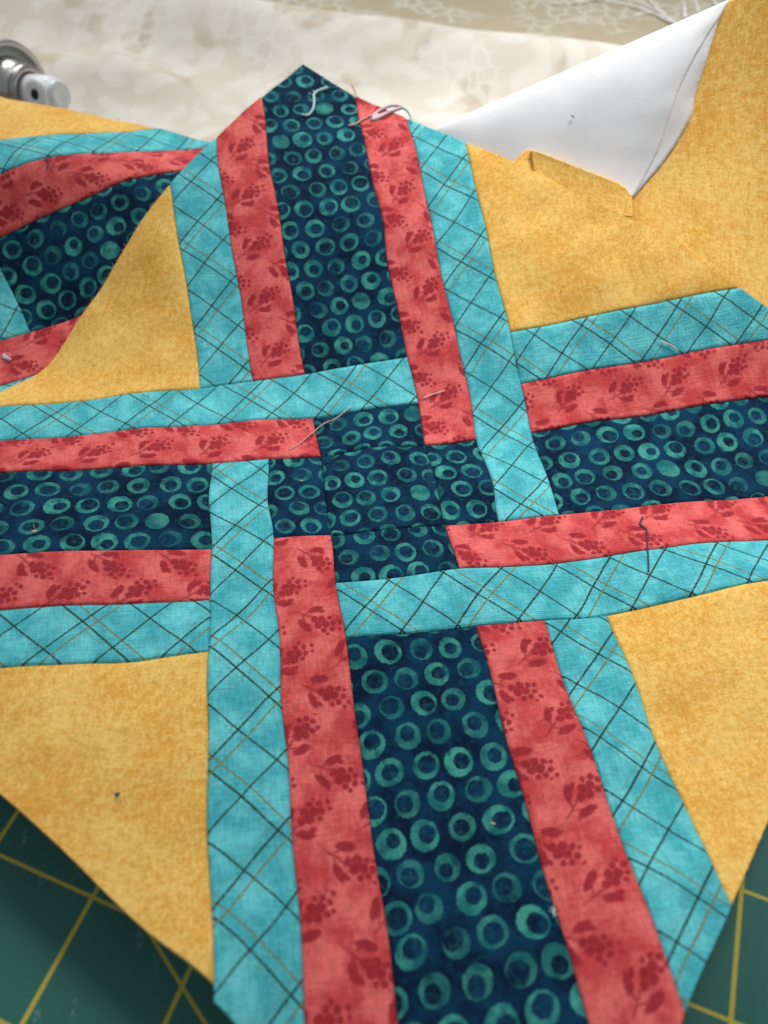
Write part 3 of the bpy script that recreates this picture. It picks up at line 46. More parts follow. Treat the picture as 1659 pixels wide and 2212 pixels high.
BAND=[[[2.107,7.356,2.409],[2.399,7.33,2.532],[2.686,7.296,2.657],[2.974,7.277,2.774],[3.256,7.248,2.895],[3.533,7.212,3.018],[3.811,7.191,3.133],[4.083,7.157,3.252],[4.35,7.122,3.371],[4.62,7.099,3.484],[4.88,7.061,3.602],[5.139,7.027,3.717],[5.399,7.001,3.828],[5.649,6.96,3.944],[5.899,6.926,4.055],[6.148,6.897,4.164],[6.388,6.854,4.277],[6.629,6.821,4.386],[6.868,6.787,4.493],[7.099,6.744,4.603],[7.33,6.709,4.709],[7.556,6.668,4.816]],[[2.107,7.356,2.409],[2.381,7.296,2.527],[2.653,7.238,2.644],[2.926,7.196,2.752],[3.194,7.151,2.86],[3.458,7.097,2.974],[3.722,7.057,3.08],[3.983,7.015,3.186],[4.238,6.962,3.296],[4.494,6.922,3.4],[4.747,6.882,3.505],[4.994,6.833,3.614],[5.243,6.795,3.717],[5.488,6.755,3.82],[5.726,6.706,3.925],[5.965,6.666,4.024],[6.202,6.627,4.122],[6.433,6.581,4.222],[6.666,6.545,4.318],[6.901,6.517,4.411],[7.136,6.493,4.502],[7.376,6.481,4.587]],[[2.107,7.356,2.409],[2.368,7.268,2.519],[2.628,7.188,2.625],[2.888,7.123,2.723],[3.146,7.061,2.818],[3.4,6.992,2.92],[3.654,6.932,3.017],[3.906,6.877,3.111],[4.153,6.814,3.207],[4.398,6.755,3.301],[4.645,6.707,3.397],[4.887,6.652,3.494],[5.127,6.6,3.59],[5.366,6.553,3.683],[5.6,6.499,3.775],[5.832,6.448,3.864],[6.064,6.402,3.951],[6.294,6.356,4.037],[6.524,6.316,4.119],[6.759,6.289,4.2],[7.004,6.284,4.271],[7.255,6.289,4.337]],[[2.107,7.356,2.409],[2.357,7.243,2.51],[2.606,7.142,2.603],[2.855,7.056,2.69],[3.103,6.976,2.773],[3.349,6.895,2.861],[3.593,6.816,2.948],[3.838,6.747,3.03],[4.078,6.674,3.113],[4.314,6.599,3.196],[4.555,6.541,3.281],[4.792,6.479,3.368],[5.026,6.416,3.454],[5.26,6.36,3.537],[5.49,6.301,3.617],[5.716,6.239,3.696],[5.944,6.186,3.771],[6.171,6.136,3.843],[6.399,6.091,3.913],[6.637,6.068,3.979],[6.887,6.07,4.033],[7.142,6.081,4.084]],[[2.107,7.356,2.409],[2.346,7.221,2.498],[2.584,7.103,2.579],[2.823,6.997,2.654],[3.06,6.901,2.723],[3.299,6.808,2.798],[3.535,6.715,2.873],[3.77,6.63,2.943],[4.003,6.547,3.013],[4.233,6.461,3.083],[4.467,6.391,3.159],[4.7,6.324,3.235],[4.929,6.254,3.311],[5.157,6.188,3.385],[5.382,6.121,3.453],[5.605,6.054,3.519],[5.827,5.991,3.583],[6.051,5.935,3.643],[6.279,5.891,3.698],[6.515,5.866,3.751],[6.767,5.87,3.791],[7.044,5.918,3.811]],[[2.107,7.356,2.409],[2.335,7.203,2.485],[2.564,7.069,2.552],[2.793,6.945,2.614],[3.021,6.832,2.67],[3.252,6.728,2.732],[3.48,6.622,2.794],[3.707,6.525,2.852],[3.933,6.43,2.908],[4.156,6.334,2.965],[4.385,6.255,3.031],[4.612,6.179,3.096],[4.837,6.102,3.162],[5.061,6.028,3.225],[5.281,5.953,3.282],[5.499,5.878,3.337],[5.717,5.807,3.389],[5.936,5.742,3.438],[6.159,5.688,3.482],[6.394,5.661,3.522],[6.647,5.665,3.547],[6.94,5.739,3.54]],[[2.107,7.356,2.409],[2.328,7.186,2.47],[2.55,7.035,2.523],[2.77,6.894,2.571],[2.991,6.764,2.614],[3.217,6.647,2.662],[3.44,6.529,2.711],[3.662,6.416,2.757],[3.883,6.309,2.8],[4.101,6.201,2.844],[4.326,6.111,2.9],[4.551,6.027,2.954],[4.773,5.942,3.008],[4.994,5.859,3.061],[5.212,5.775,3.106],[5.428,5.693,3.148],[5.645,5.615,3.186],[5.863,5.543,3.222],[6.086,5.485,3.251],[6.323,5.456,3.278],[6.577,5.455,3.29],[6.86,5.504,3.277]],[[2.107,7.356,2.409],[2.316,7.177,2.455],[2.526,7.015,2.493],[2.735,6.862,2.527],[2.943,6.72,2.556],[3.159,6.593,2.591],[3.372,6.466,2.627],[3.584,6.343,2.66],[3.795,6.226,2.691],[4.004,6.111,2.722],[4.222,6.015,2.767],[4.44,5.925,2.811],[4.655,5.835,2.855],[4.869,5.746,2.898],[5.08,5.656,2.932],[5.289,5.565,2.963],[5.498,5.48,2.99],[5.709,5.402,3.015],[5.925,5.335,3.033],[6.153,5.296,3.052],[6.398,5.284,3.055],[6.653,5.291,3.049]],[[2.107,7.356,2.409],[2.303,7.17,2.438],[2.5,6.999,2.461],[2.697,6.837,2.481],[2.893,6.684,2.497],[3.097,6.548,2.519],[3.3,6.414,2.541],[3.501,6.282,2.563],[3.701,6.157,2.581],[3.9,6.033,2.599],[4.109,5.932,2.634],[4.318,5.835,2.669],[4.526,5.741,2.702],[4.733,5.648,2.735],[4.934,5.549,2.76],[5.134,5.451,2.78],[5.335,5.359,2.797],[5.538,5.274,2.811],[5.745,5.198,2.82],[5.962,5.146,2.832],[6.194,5.12,2.829],[6.424,5.091,2.829]],[[2.107,7.356,2.409],[2.29,7.166,2.422],[2.474,6.988,2.429],[2.657,6.818,2.435],[2.839,6.655,2.437],[3.032,6.511,2.447],[3.223,6.371,2.456],[3.412,6.232,2.465],[3.6,6.097,2.472],[3.789,5.966,2.478],[3.989,5.861,2.502],[4.188,5.758,2.528],[4.387,5.66,2.551],[4.585,5.564,2.574],[4.777,5.458,2.589],[4.967,5.354,2.599],[5.158,5.253,2.606],[5.35,5.158,2.612],[5.545,5.072,2.612],[5.751,5.009,2.617],[5.962,4.957,2.616],[6.179,4.915,2.61]],[[2.107,7.356,2.409],[2.276,7.164,2.405],[2.445,6.981,2.398],[2.614,6.805,2.388],[2.782,6.634,2.377],[2.96,6.484,2.375],[3.139,6.337,2.372],[3.315,6.192,2.369],[3.491,6.049,2.365],[3.666,5.911,2.359],[3.856,5.804,2.374],[4.045,5.697,2.39],[4.233,5.594,2.406],[4.42,5.493,2.419],[4.602,5.383,2.425],[4.78,5.269,2.426],[4.959,5.16,2.426],[5.138,5.054,2.423],[5.318,4.954,2.418],[5.509,4.877,2.42],[5.702,4.807,2.419],[5.9,4.746,2.412]],[[2.107,7.356,2.409],[2.262,7.163,2.388],[2.417,6.975,2.366],[2.57,6.792,2.342],[2.724,6.614,2.317],[2.889,6.456,2.303],[3.054,6.303,2.288],[3.218,6.152,2.273],[3.38,6.001,2.258],[3.542,5.854,2.242],[3.721,5.742,2.247],[3.899,5.633,2.253],[4.076,5.525,2.26],[4.253,5.418,2.266],[4.424,5.303,2.261],[4.591,5.183,2.253],[4.756,5.063,2.245],[4.922,4.947,2.235],[5.088,4.833,2.225],[5.261,4.737,2.227],[5.435,4.646,2.227],[5.61,4.558,2.225]]]
LIP=[[[3.88,5.359,2.324],[3.881,5.409,2.348],[3.881,5.457,2.373],[3.881,5.503,2.398],[3.88,5.547,2.423],[3.879,5.59,2.449],[3.877,5.631,2.475],[3.876,5.67,2.5],[3.874,5.707,2.525],[3.871,5.743,2.55],[3.869,5.776,2.575],[3.866,5.806,2.599],[3.863,5.831,2.621],[3.866,5.857,2.623],[3.887,5.905,2.573],[3.909,5.952,2.522]],[[3.946,5.276,2.307],[3.949,5.328,2.334],[3.951,5.379,2.36],[3.954,5.427,2.388],[3.955,5.473,2.415],[3.957,5.518,2.442],[3.958,5.562,2.47],[3.958,5.603,2.497],[3.958,5.643,2.524],[3.958,5.68,2.551],[3.958,5.715,2.577],[3.957,5.747,2.602],[3.956,5.774,2.627],[3.959,5.801,2.63],[3.982,5.848,2.579],[4.004,5.896,2.528]],[[4.011,5.194,2.29],[4.016,5.247,2.318],[4.021,5.298,2.346],[4.025,5.347,2.374],[4.028,5.395,2.403],[4.031,5.44,2.431],[4.034,5.484,2.46],[4.036,5.527,2.488],[4.038,5.567,2.516],[4.039,5.605,2.544],[4.04,5.641,2.571],[4.04,5.674,2.598],[4.04,5.702,2.623],[4.045,5.728,2.626],[4.068,5.776,2.576],[4.09,5.823,2.525]],[[4.077,5.113,2.273],[4.084,5.166,2.301],[4.089,5.218,2.331],[4.095,5.267,2.36],[4.1,5.315,2.39],[4.104,5.361,2.419],[4.108,5.406,2.449],[4.112,5.449,2.478],[4.115,5.49,2.507],[4.118,5.528,2.535],[4.12,5.564,2.563],[4.122,5.598,2.591],[4.123,5.626,2.616],[4.129,5.653,2.62],[4.152,5.701,2.57],[4.175,5.748,2.519]],[[4.143,5.032,2.255],[4.151,5.086,2.285],[4.158,5.138,2.315],[4.165,5.188,2.346],[4.172,5.236,2.376],[4.178,5.283,2.407],[4.183,5.328,2.437],[4.188,5.372,2.467],[4.193,5.413,2.497],[4.197,5.452,2.527],[4.201,5.489,2.555],[4.204,5.522,2.583],[4.206,5.551,2.61],[4.212,5.579,2.614],[4.236,5.626,2.563],[4.259,5.673,2.512]],[[4.211,4.955,2.24],[4.22,5.01,2.27],[4.229,5.062,2.301],[4.237,5.112,2.332],[4.245,5.16,2.364],[4.252,5.207,2.395],[4.259,5.253,2.426],[4.265,5.296,2.457],[4.271,5.338,2.488],[4.276,5.377,2.518],[4.281,5.415,2.547],[4.285,5.448,2.576],[4.288,5.478,2.602],[4.295,5.505,2.607],[4.319,5.552,2.556],[4.343,5.599,2.505]],[[4.284,4.885,2.228],[4.294,4.939,2.259],[4.304,4.991,2.29],[4.313,5.041,2.322],[4.322,5.089,2.353],[4.33,5.136,2.385],[4.337,5.181,2.417],[4.344,5.224,2.448],[4.351,5.265,2.479],[4.357,5.305,2.509],[4.362,5.341,2.539],[4.367,5.375,2.568],[4.37,5.404,2.595],[4.378,5.431,2.6],[4.402,5.478,2.549],[4.427,5.525,2.498]],[[4.357,4.815,2.216],[4.369,4.869,2.247],[4.379,4.92,2.279],[4.389,4.97,2.311],[4.398,5.018,2.343],[4.407,5.065,2.375],[4.415,5.109,2.407],[4.423,5.152,2.438],[4.43,5.193,2.47],[4.437,5.233,2.5],[4.443,5.269,2.53],[4.448,5.303,2.559],[4.452,5.332,2.586],[4.46,5.359,2.592],[4.485,5.406,2.54],[4.51,5.452,2.489]],[[4.43,4.746,2.204],[4.443,4.8,2.236],[4.454,4.851,2.268],[4.465,4.9,2.3],[4.475,4.948,2.332],[4.484,4.994,2.364],[4.493,5.039,2.397],[4.502,5.082,2.428],[4.51,5.123,2.46],[4.517,5.162,2.491],[4.524,5.198,2.521],[4.53,5.231,2.55],[4.535,5.26,2.578],[4.543,5.287,2.583],[4.568,5.334,2.532],[4.594,5.38,2.481]],[[4.504,4.678,2.192],[4.517,4.731,2.224],[4.529,4.782,2.256],[4.54,4.832,2.288],[4.551,4.879,2.321],[4.562,4.925,2.354],[4.572,4.97,2.386],[4.581,5.012,2.418],[4.59,5.053,2.45],[4.598,5.092,2.481],[4.605,5.128,2.511],[4.612,5.162,2.541],[4.617,5.191,2.569],[4.626,5.218,2.574],[4.652,5.264,2.523],[4.677,5.31,2.471]],[[4.577,4.61,2.179],[4.591,4.663,2.211],[4.604,4.714,2.244],[4.616,4.763,2.277],[4.628,4.811,2.309],[4.639,4.857,2.342],[4.65,4.901,2.375],[4.66,4.944,2.407],[4.67,4.985,2.439],[4.678,5.024,2.47],[4.687,5.06,2.501],[4.694,5.093,2.531],[4.7,5.122,2.558],[4.709,5.15,2.564],[4.735,5.196,2.512],[4.762,5.242,2.461]],[[4.65,4.543,2.166],[4.664,4.596,2.198],[4.678,4.647,2.231],[4.692,4.696,2.264],[4.704,4.744,2.297],[4.717,4.79,2.33],[4.728,4.834,2.363],[4.739,4.877,2.395],[4.75,4.918,2.428],[4.759,4.957,2.459],[4.768,4.993,2.49],[4.776,5.027,2.52],[4.783,5.056,2.548],[4.793,5.083,2.553],[4.819,5.129,2.501],[4.846,5.175,2.45]],[[4.723,4.477,2.152],[4.738,4.53,2.185],[4.753,4.581,2.218],[4.767,4.63,2.251],[4.781,4.677,2.284],[4.794,4.724,2.318],[4.807,4.768,2.35],[4.819,4.811,2.383],[4.83,4.852,2.415],[4.841,4.892,2.447],[4.85,4.928,2.478],[4.859,4.962,2.508],[4.867,4.992,2.536],[4.877,5.019,2.541],[4.904,5.065,2.489],[4.931,5.111,2.438]],[[4.796,4.412,2.137],[4.813,4.465,2.17],[4.828,4.515,2.204],[4.844,4.565,2.237],[4.858,4.613,2.271],[4.872,4.659,2.304],[4.886,4.704,2.337],[4.899,4.747,2.37],[4.911,4.788,2.402],[4.922,4.828,2.434],[4.933,4.865,2.465],[4.943,4.899,2.495],[4.951,4.929,2.523],[4.962,4.957,2.528],[4.99,5.003,2.476],[5.017,5.048,2.424]],[[4.869,4.348,2.122],[4.887,4.401,2.156],[4.904,4.452,2.189],[4.92,4.501,2.223],[4.936,4.549,2.257],[4.951,4.596,2.29],[4.965,4.641,2.323],[4.979,4.684,2.356],[4.992,4.726,2.388],[5.005,4.766,2.42],[5.016,4.804,2.451],[5.027,4.839,2.481],[5.036,4.869,2.508],[5.048,4.898,2.513],[5.076,4.943,2.462],[5.104,4.988,2.41]],[[4.943,4.286,2.107],[4.962,4.338,2.14],[4.98,4.389,2.174],[4.997,4.439,2.208],[5.013,4.487,2.242],[5.029,4.534,2.275],[5.045,4.579,2.308],[5.06,4.623,2.341],[5.074,4.666,2.373],[5.087,4.706,2.405],[5.1,4.744,2.436],[5.112,4.78,2.465],[5.122,4.811,2.492],[5.135,4.84,2.497],[5.163,4.885,2.445],[5.192,4.93,2.393]],[[5.031,4.249,2.106],[5.049,4.299,2.139],[5.067,4.348,2.171],[5.084,4.396,2.204],[5.1,4.442,2.236],[5.116,4.488,2.268],[5.132,4.531,2.3],[5.146,4.574,2.331],[5.161,4.615,2.362],[5.174,4.654,2.392],[5.187,4.691,2.422],[5.199,4.726,2.45],[5.209,4.756,2.476],[5.222,4.785,2.479],[5.251,4.83,2.428],[5.28,4.875,2.376]],[[5.121,4.218,2.107],[5.139,4.266,2.138],[5.156,4.312,2.169],[5.173,4.358,2.2],[5.189,4.402,2.231],[5.205,4.445,2.261],[5.22,4.487,2.292],[5.235,4.528,2.321],[5.249,4.568,2.35],[5.263,4.605,2.379],[5.275,4.641,2.407],[5.287,4.675,2.433],[5.298,4.704,2.458],[5.311,4.733,2.46],[5.34,4.777,2.408],[5.37,4.822,2.356]],[[5.212,4.188,2.108],[5.228,4.232,2.136],[5.244,4.276,2.165],[5.26,4.318,2.193],[5.275,4.359,2.221],[5.29,4.4,2.249],[5.304,4.439,2.277],[5.318,4.477,2.304],[5.331,4.514,2.331],[5.344,4.55,2.357],[5.356,4.583,2.382],[5.367,4.615,2.406],[5.377,4.643,2.429],[5.39,4.671,2.43],[5.42,4.715,2.378],[5.45,4.759,2.325]],[[5.303,4.16,2.107],[5.318,4.201,2.133],[5.332,4.24,2.158],[5.345,4.279,2.184],[5.359,4.317,2.209],[5.372,4.354,2.234],[5.385,4.39,2.259],[5.397,4.426,2.283],[5.409,4.46,2.306],[5.42,4.493,2.33],[5.431,4.524,2.352],[5.441,4.554,2.373],[5.45,4.58,2.393],[5.463,4.607,2.392],[5.493,4.651,2.34],[5.523,4.695,2.287]],[[5.396,4.134,2.105],[5.406,4.169,2.126],[5.415,4.204,2.147],[5.425,4.238,2.169],[5.434,4.271,2.189],[5.443,4.304,2.21],[5.452,4.336,2.23],[5.461,4.368,2.25],[5.469,4.398,2.27],[5.477,4.427,2.288],[5.485,4.455,2.307],[5.492,4.482,2.324],[5.498,4.506,2.34],[5.51,4.531,2.337],[5.54,4.575,2.284],[5.571,4.619,2.231]],[[5.489,4.11,2.101],[5.495,4.141,2.118],[5.5,4.17,2.135],[5.506,4.2,2.152],[5.511,4.229,2.168],[5.516,4.257,2.184],[5.521,4.285,2.2],[5.526,4.312,2.216],[5.531,4.339,2.231],[5.536,4.365,2.245],[5.54,4.39,2.259],[5.545,4.414,2.273],[5.549,4.435,2.285],[5.559,4.459,2.279],[5.589,4.503,2.226],[5.62,4.546,2.173]]]
INNER=[[[3.907,5.95,2.589],[3.912,5.839,2.528],[3.917,5.73,2.468],[3.922,5.62,2.407],[3.926,5.508,2.348],[3.93,5.395,2.29],[3.932,5.279,2.234],[3.934,5.162,2.179]],[[3.855,5.966,2.58],[3.859,5.86,2.522],[3.863,5.755,2.464],[3.868,5.649,2.407],[3.871,5.543,2.351],[3.874,5.434,2.296],[3.875,5.323,2.243],[3.877,5.211,2.19]],[[3.804,5.975,2.568],[3.807,5.875,2.513],[3.81,5.775,2.459],[3.813,5.675,2.405],[3.816,5.574,2.352],[3.818,5.472,2.301],[3.819,5.366,2.251],[3.82,5.261,2.201]],[[3.755,5.957,2.546],[3.757,5.866,2.496],[3.759,5.776,2.447],[3.761,5.686,2.398],[3.763,5.595,2.35],[3.763,5.502,2.303],[3.763,5.407,2.257],[3.762,5.311,2.213]],[[3.707,5.939,2.524],[3.708,5.858,2.479],[3.709,5.778,2.435],[3.709,5.697,2.391],[3.709,5.615,2.347],[3.708,5.532,2.305],[3.707,5.447,2.264],[3.705,5.361,2.224]],[[3.663,5.913,2.5],[3.662,5.843,2.46],[3.66,5.774,2.421],[3.659,5.704,2.382],[3.657,5.633,2.344],[3.655,5.56,2.306],[3.651,5.486,2.27],[3.648,5.411,2.234]],[[3.62,5.884,2.475],[3.617,5.826,2.441],[3.613,5.767,2.407],[3.609,5.708,2.373],[3.605,5.649,2.34],[3.601,5.588,2.307],[3.596,5.525,2.276],[3.591,5.462,2.245]],[[3.577,5.857,2.45],[3.571,5.809,2.421],[3.565,5.761,2.392],[3.56,5.713,2.364],[3.554,5.665,2.336],[3.547,5.615,2.309],[3.54,5.564,2.282],[3.533,5.512,2.256]],[[3.533,5.831,2.425],[3.525,5.794,2.402],[3.517,5.757,2.379],[3.509,5.719,2.356],[3.501,5.681,2.333],[3.493,5.642,2.311],[3.484,5.602,2.289],[3.475,5.563,2.268]],[[3.489,5.806,2.4],[3.478,5.778,2.383],[3.468,5.749,2.366],[3.457,5.721,2.35],[3.447,5.693,2.333],[3.436,5.664,2.316],[3.426,5.636,2.299],[3.416,5.608,2.282]]]


# ------------------------------------------------------------------ node helpers
class NT:
    def __init__(s, name):
        s.mat = bpy.data.materials.new(name); s.mat.use_nodes = True
        s.t = s.mat.node_tree; s.t.nodes.clear()
        s.out = s.t.nodes.new('ShaderNodeOutputMaterial')
        s.b = s.t.nodes.new('ShaderNodeBsdfPrincipled'); s.t.links.new(s.b.outputs[0], s.out.inputs[0])
    def link(s, a, b): s.t.links.new(a, b)
    def setin(s, sock, v):
        if isinstance(v, bpy.types.NodeSocket): s.link(v, sock)
        else:
            if hasattr(sock, 'default_value'):
                if sock.type == 'RGBA' and len(v) == 3: v = (*v, 1)
                sock.default_value = v
    def m(s, op, a, b=None, c=None, clamp=False):
        n = s.t.nodes.new('ShaderNodeMath'); n.operation = op; n.use_clamp = clamp
        s.setin(n.inputs[0], a)
        if b is not None: s.setin(n.inputs[1], b)
        if c is not None: s.setin(n.inputs[2], c)
        return n.outputs[0]
    def v(s, op, a, b=None, c=None):
        n = s.t.nodes.new('ShaderNodeVectorMath'); n.operation = op
        s.setin(n.inputs[0], a)
        if b is not None:
            if op == 'SCALE': s.setin(n.inputs['Scale'], b)
            else: s.setin(n.inputs[1], b)
        if c is not None: s.setin(n.inputs[2], c)
        return n.outputs['Value'] if op in ('LENGTH', 'DISTANCE', 'DOT_PRODUCT') else n.outputs[0]
    def xyz(s, v):
        n = s.t.nodes.new('ShaderNodeSeparateXYZ'); s.link(v, n.inputs[0]); return n.outputs
    def comb(s, x, y, z=0.0):
        n = s.t.nodes.new('ShaderNodeCombineXYZ')
        for i, q in enumerate((x, y, z)): s.setin(n.inputs[i], q)
        return n.outputs[0]
    def uv(s):
        n = s.t.nodes.new('ShaderNodeUVMap'); n.uv_map = 'cloth'; return n.outputs[0]
    def obj(s):
        return s.t.nodes.new('ShaderNodeTexCoord').outputs['Object']
    def noise(s, vec, scale, detail=3, rough=.5, dim='2D', col=False):
        n = s.t.nodes.new('ShaderNodeTexNoise'); n.noise_dimensions = dim
        s.link(vec, n.inputs['Vector']); n.inputs['Scale'].default_value = scale
        n.inputs['Detail'].default_value = detail; n.inputs['Roughness'].default_value = rough
        return n.outputs['Color' if col else 'Fac']
    def ramp(s, x, a, b, lo=0.0, hi=1.0, smooth=True):
        n = s.t.nodes.new('ShaderNodeMapRange'); n.interpolation_type = 'SMOOTHSTEP' if smooth else 'LINEAR'
        s.setin(n.inputs['Value'], x); s.setin(n.inputs['From Min'], a); s.setin(n.inputs['From Max'], b)
        s.setin(n.inputs['To Min'], lo); s.setin(n.inputs['To Max'], hi); return n.outputs[0]
    def mix(s, f, a, b):
        n = s.t.nodes.new('ShaderNodeMix'); n.data_type = 'RGBA'; s.setin(n.inputs[0], f)
        s.setin(n.inputs[6], a); s.setin(n.inputs[7], b); return n.outputs[2]
    def wn(s, vec):
        n = s.t.nodes.new('ShaderNodeTexWhiteNoise'); n.noise_dimensions = '2D'; s.link(vec, n.inputs['Vector']); return n.outputs
    def bump(s, h, strength, dist):
        n = s.t.nodes.new('ShaderNodeBump'); n.inputs['Strength'].default_value = strength
        n.inputs['Distance'].default_value = dist; s.link(h, n.inputs['Height']); s.link(n.outputs[0], s.b.inputs['Normal'])
    def base(s, c, rough=.85, sheen=0.15, spec=.25):
        s.setin(s.b.inputs['Base Color'], c); s.setin(s.b.inputs['Roughness'], rough)
        s.b.inputs['Sheen Weight'].default_value = sheen; s.b.inputs['Sheen Roughness'].default_value = .4
        s.b.inputs['Specular IOR Level'].default_value = spec

def weave(n, uv, col, f=46.0, amt=.16, bump=.55, dist=.00012):
    """plain weave: over-under threads, slubs along both thread directions"""
    wob = n.v('ADD', uv, n.v('SCALE', n.noise(uv, 3.0, 2, col=True), .05))
    x, y, _ = n.xyz(wob)
    sx = n.m('SINE', n.m('MULTIPLY', x, f * 2 * math.pi / 2)); sy = n.m('SINE', n.m('MULTIPLY', y, f * 2 * math.pi / 2))
    chk = n.m('MULTIPLY', sx, sy)
    s1 = n.noise(n.v('MULTIPLY', uv, (f * .9, 5.0, 1)), 1.0, 2)
    s2 = n.noise(n.v('MULTIPLY', uv, (5.0, f * .9, 1)), 1.0, 2)
    slub = n.m('ADD', s1, s2)
    h = n.m('ADD', n.m('MULTIPLY', n.m('MULTIPLY', chk, chk), .5), n.m('MULTIPLY', slub, .7))
    k = n.m('ADD', 1 - amt * .85, n.m('ADD', n.m('MULTIPLY', n.m('MULTIPLY', chk, chk), amt * .9), n.m('MULTIPLY', n.m('SUBTRACT', slub, .5), amt * 1.2)))
    c = n.v('SCALE', col, k)
    n.bump(h, bump, dist)
    return c

# ------------------------------------------------------------------ fabric materials
def mat_navy():
    n = NT('navy_ring_batik'); uv = n.uv()
    wob = n.v('ADD', uv, n.v('SCALE', n.v('SUBTRACT', n.noise(uv, 9.0, 2, col=True), (.5, .5, .5)), .024))
    big = n.v('ADD', wob, n.v('SCALE', n.v('SUBTRACT', n.noise(uv, .5, 1, col=True), (.5, .5, .5)), .20))
    bx, by, _ = n.xyz(big); row = n.m('FLOOR', n.m('DIVIDE', by, .425))
    sh = n.m('ADD', n.m('DIVIDE', bx, .475), n.m('MULTIPLY', row, .37)); colm = n.m('FLOOR', sh)
    cell = n.comb(colm, row); w1 = n.wn(cell); rnd = w1[1]; r, g, b = n.xyz(rnd)
    w2x, w2y, _ = n.xyz(n.wn(n.v('ADD', cell, (31.7, 11.3, 0)))[1])
    qx = n.m('MULTIPLY', n.m('SUBTRACT', n.m('SUBTRACT', n.m('SUBTRACT', sh, colm), .5), n.m('MULTIPLY', n.m('SUBTRACT', w2x, .5), .17)), .475)
    qy = n.m('MULTIPLY', n.m('SUBTRACT', n.m('SUBTRACT', n.m('SUBTRACT', n.m('DIVIDE', by, .425), row), .5), n.m('MULTIPLY', n.m('SUBTRACT', w2y, .5), .10)), .425)
    q = n.v('SCALE', n.comb(qx, qy), 1 / .455)
    rad = n.v('LENGTH', q)
    R0 = n.m('ADD', .385, n.m('MULTIPLY', r, .06))
    off = n.v('SCALE', n.v('SUBTRACT', rnd, (.5, .5, .5)), .20)
    ox, oy, _ = n.xyz(off)
    qi = n.v('SUBTRACT', q, n.comb(ox, oy))
    ri = n.v('LENGTH', qi)
    Rin = n.m('ADD', .185, n.m('MULTIPLY', b, .085))
    fine = n.noise(uv, 30.0, 3)
    e = n.m('MULTIPLY', n.m('SUBTRACT', fine, .5), .07)
    outer = n.ramp(n.m('ADD', rad, e), R0, n.m('SUBTRACT', R0, .035))
    inner = n.ramp(n.m('ADD', ri, e), Rin, n.m('ADD', Rin, .035))
    solid = n.m('GREATER_THAN', g, .975)
    inner = n.m('MAXIMUM', inner, solid)
    ring = n.m('MULTIPLY', outer, inner)
    patchy = n.ramp(n.noise(n.v('ADD', uv, (3.1, 8.2, 0)), 4.0, 3), .28, .44, .42, 1.0)
    strength = n.m('ADD', .36, n.m('MULTIPLY', w1[0], .56))
    ring = n.m('MULTIPLY', n.m('MULTIPLY', ring, patchy), strength)
    # faint wax ghost inside rings
    ghost = n.m('MULTIPLY', n.m('MULTIPLY', outer, .12), n.ramp(n.noise(uv, 12, 3), .45, .65))
    ring = n.m('ADD', ring, ghost, clamp=True)
    base = n.mix(n.ramp(n.noise(uv, 1.6, 4, .6), .36, .66), (.0018, .011, .034), (.003, .036, .085))
    base = n.mix(n.ramp(n.noise(uv, 9, 3), .5, .8, 0, .6), base, (.004, .055, .075))
    rc = n.mix(n.ramp(n.noise(n.v('ADD', uv, (9, 2, 0)), 3.5, 3), .35, .65), (.014, .155, .150), (.058, .315, .265))
    c = n.mix(ring, base, rc)
    n.base(weave(n, uv, c, 40, .30, .4), .9, 0.0, .10); return n.mat

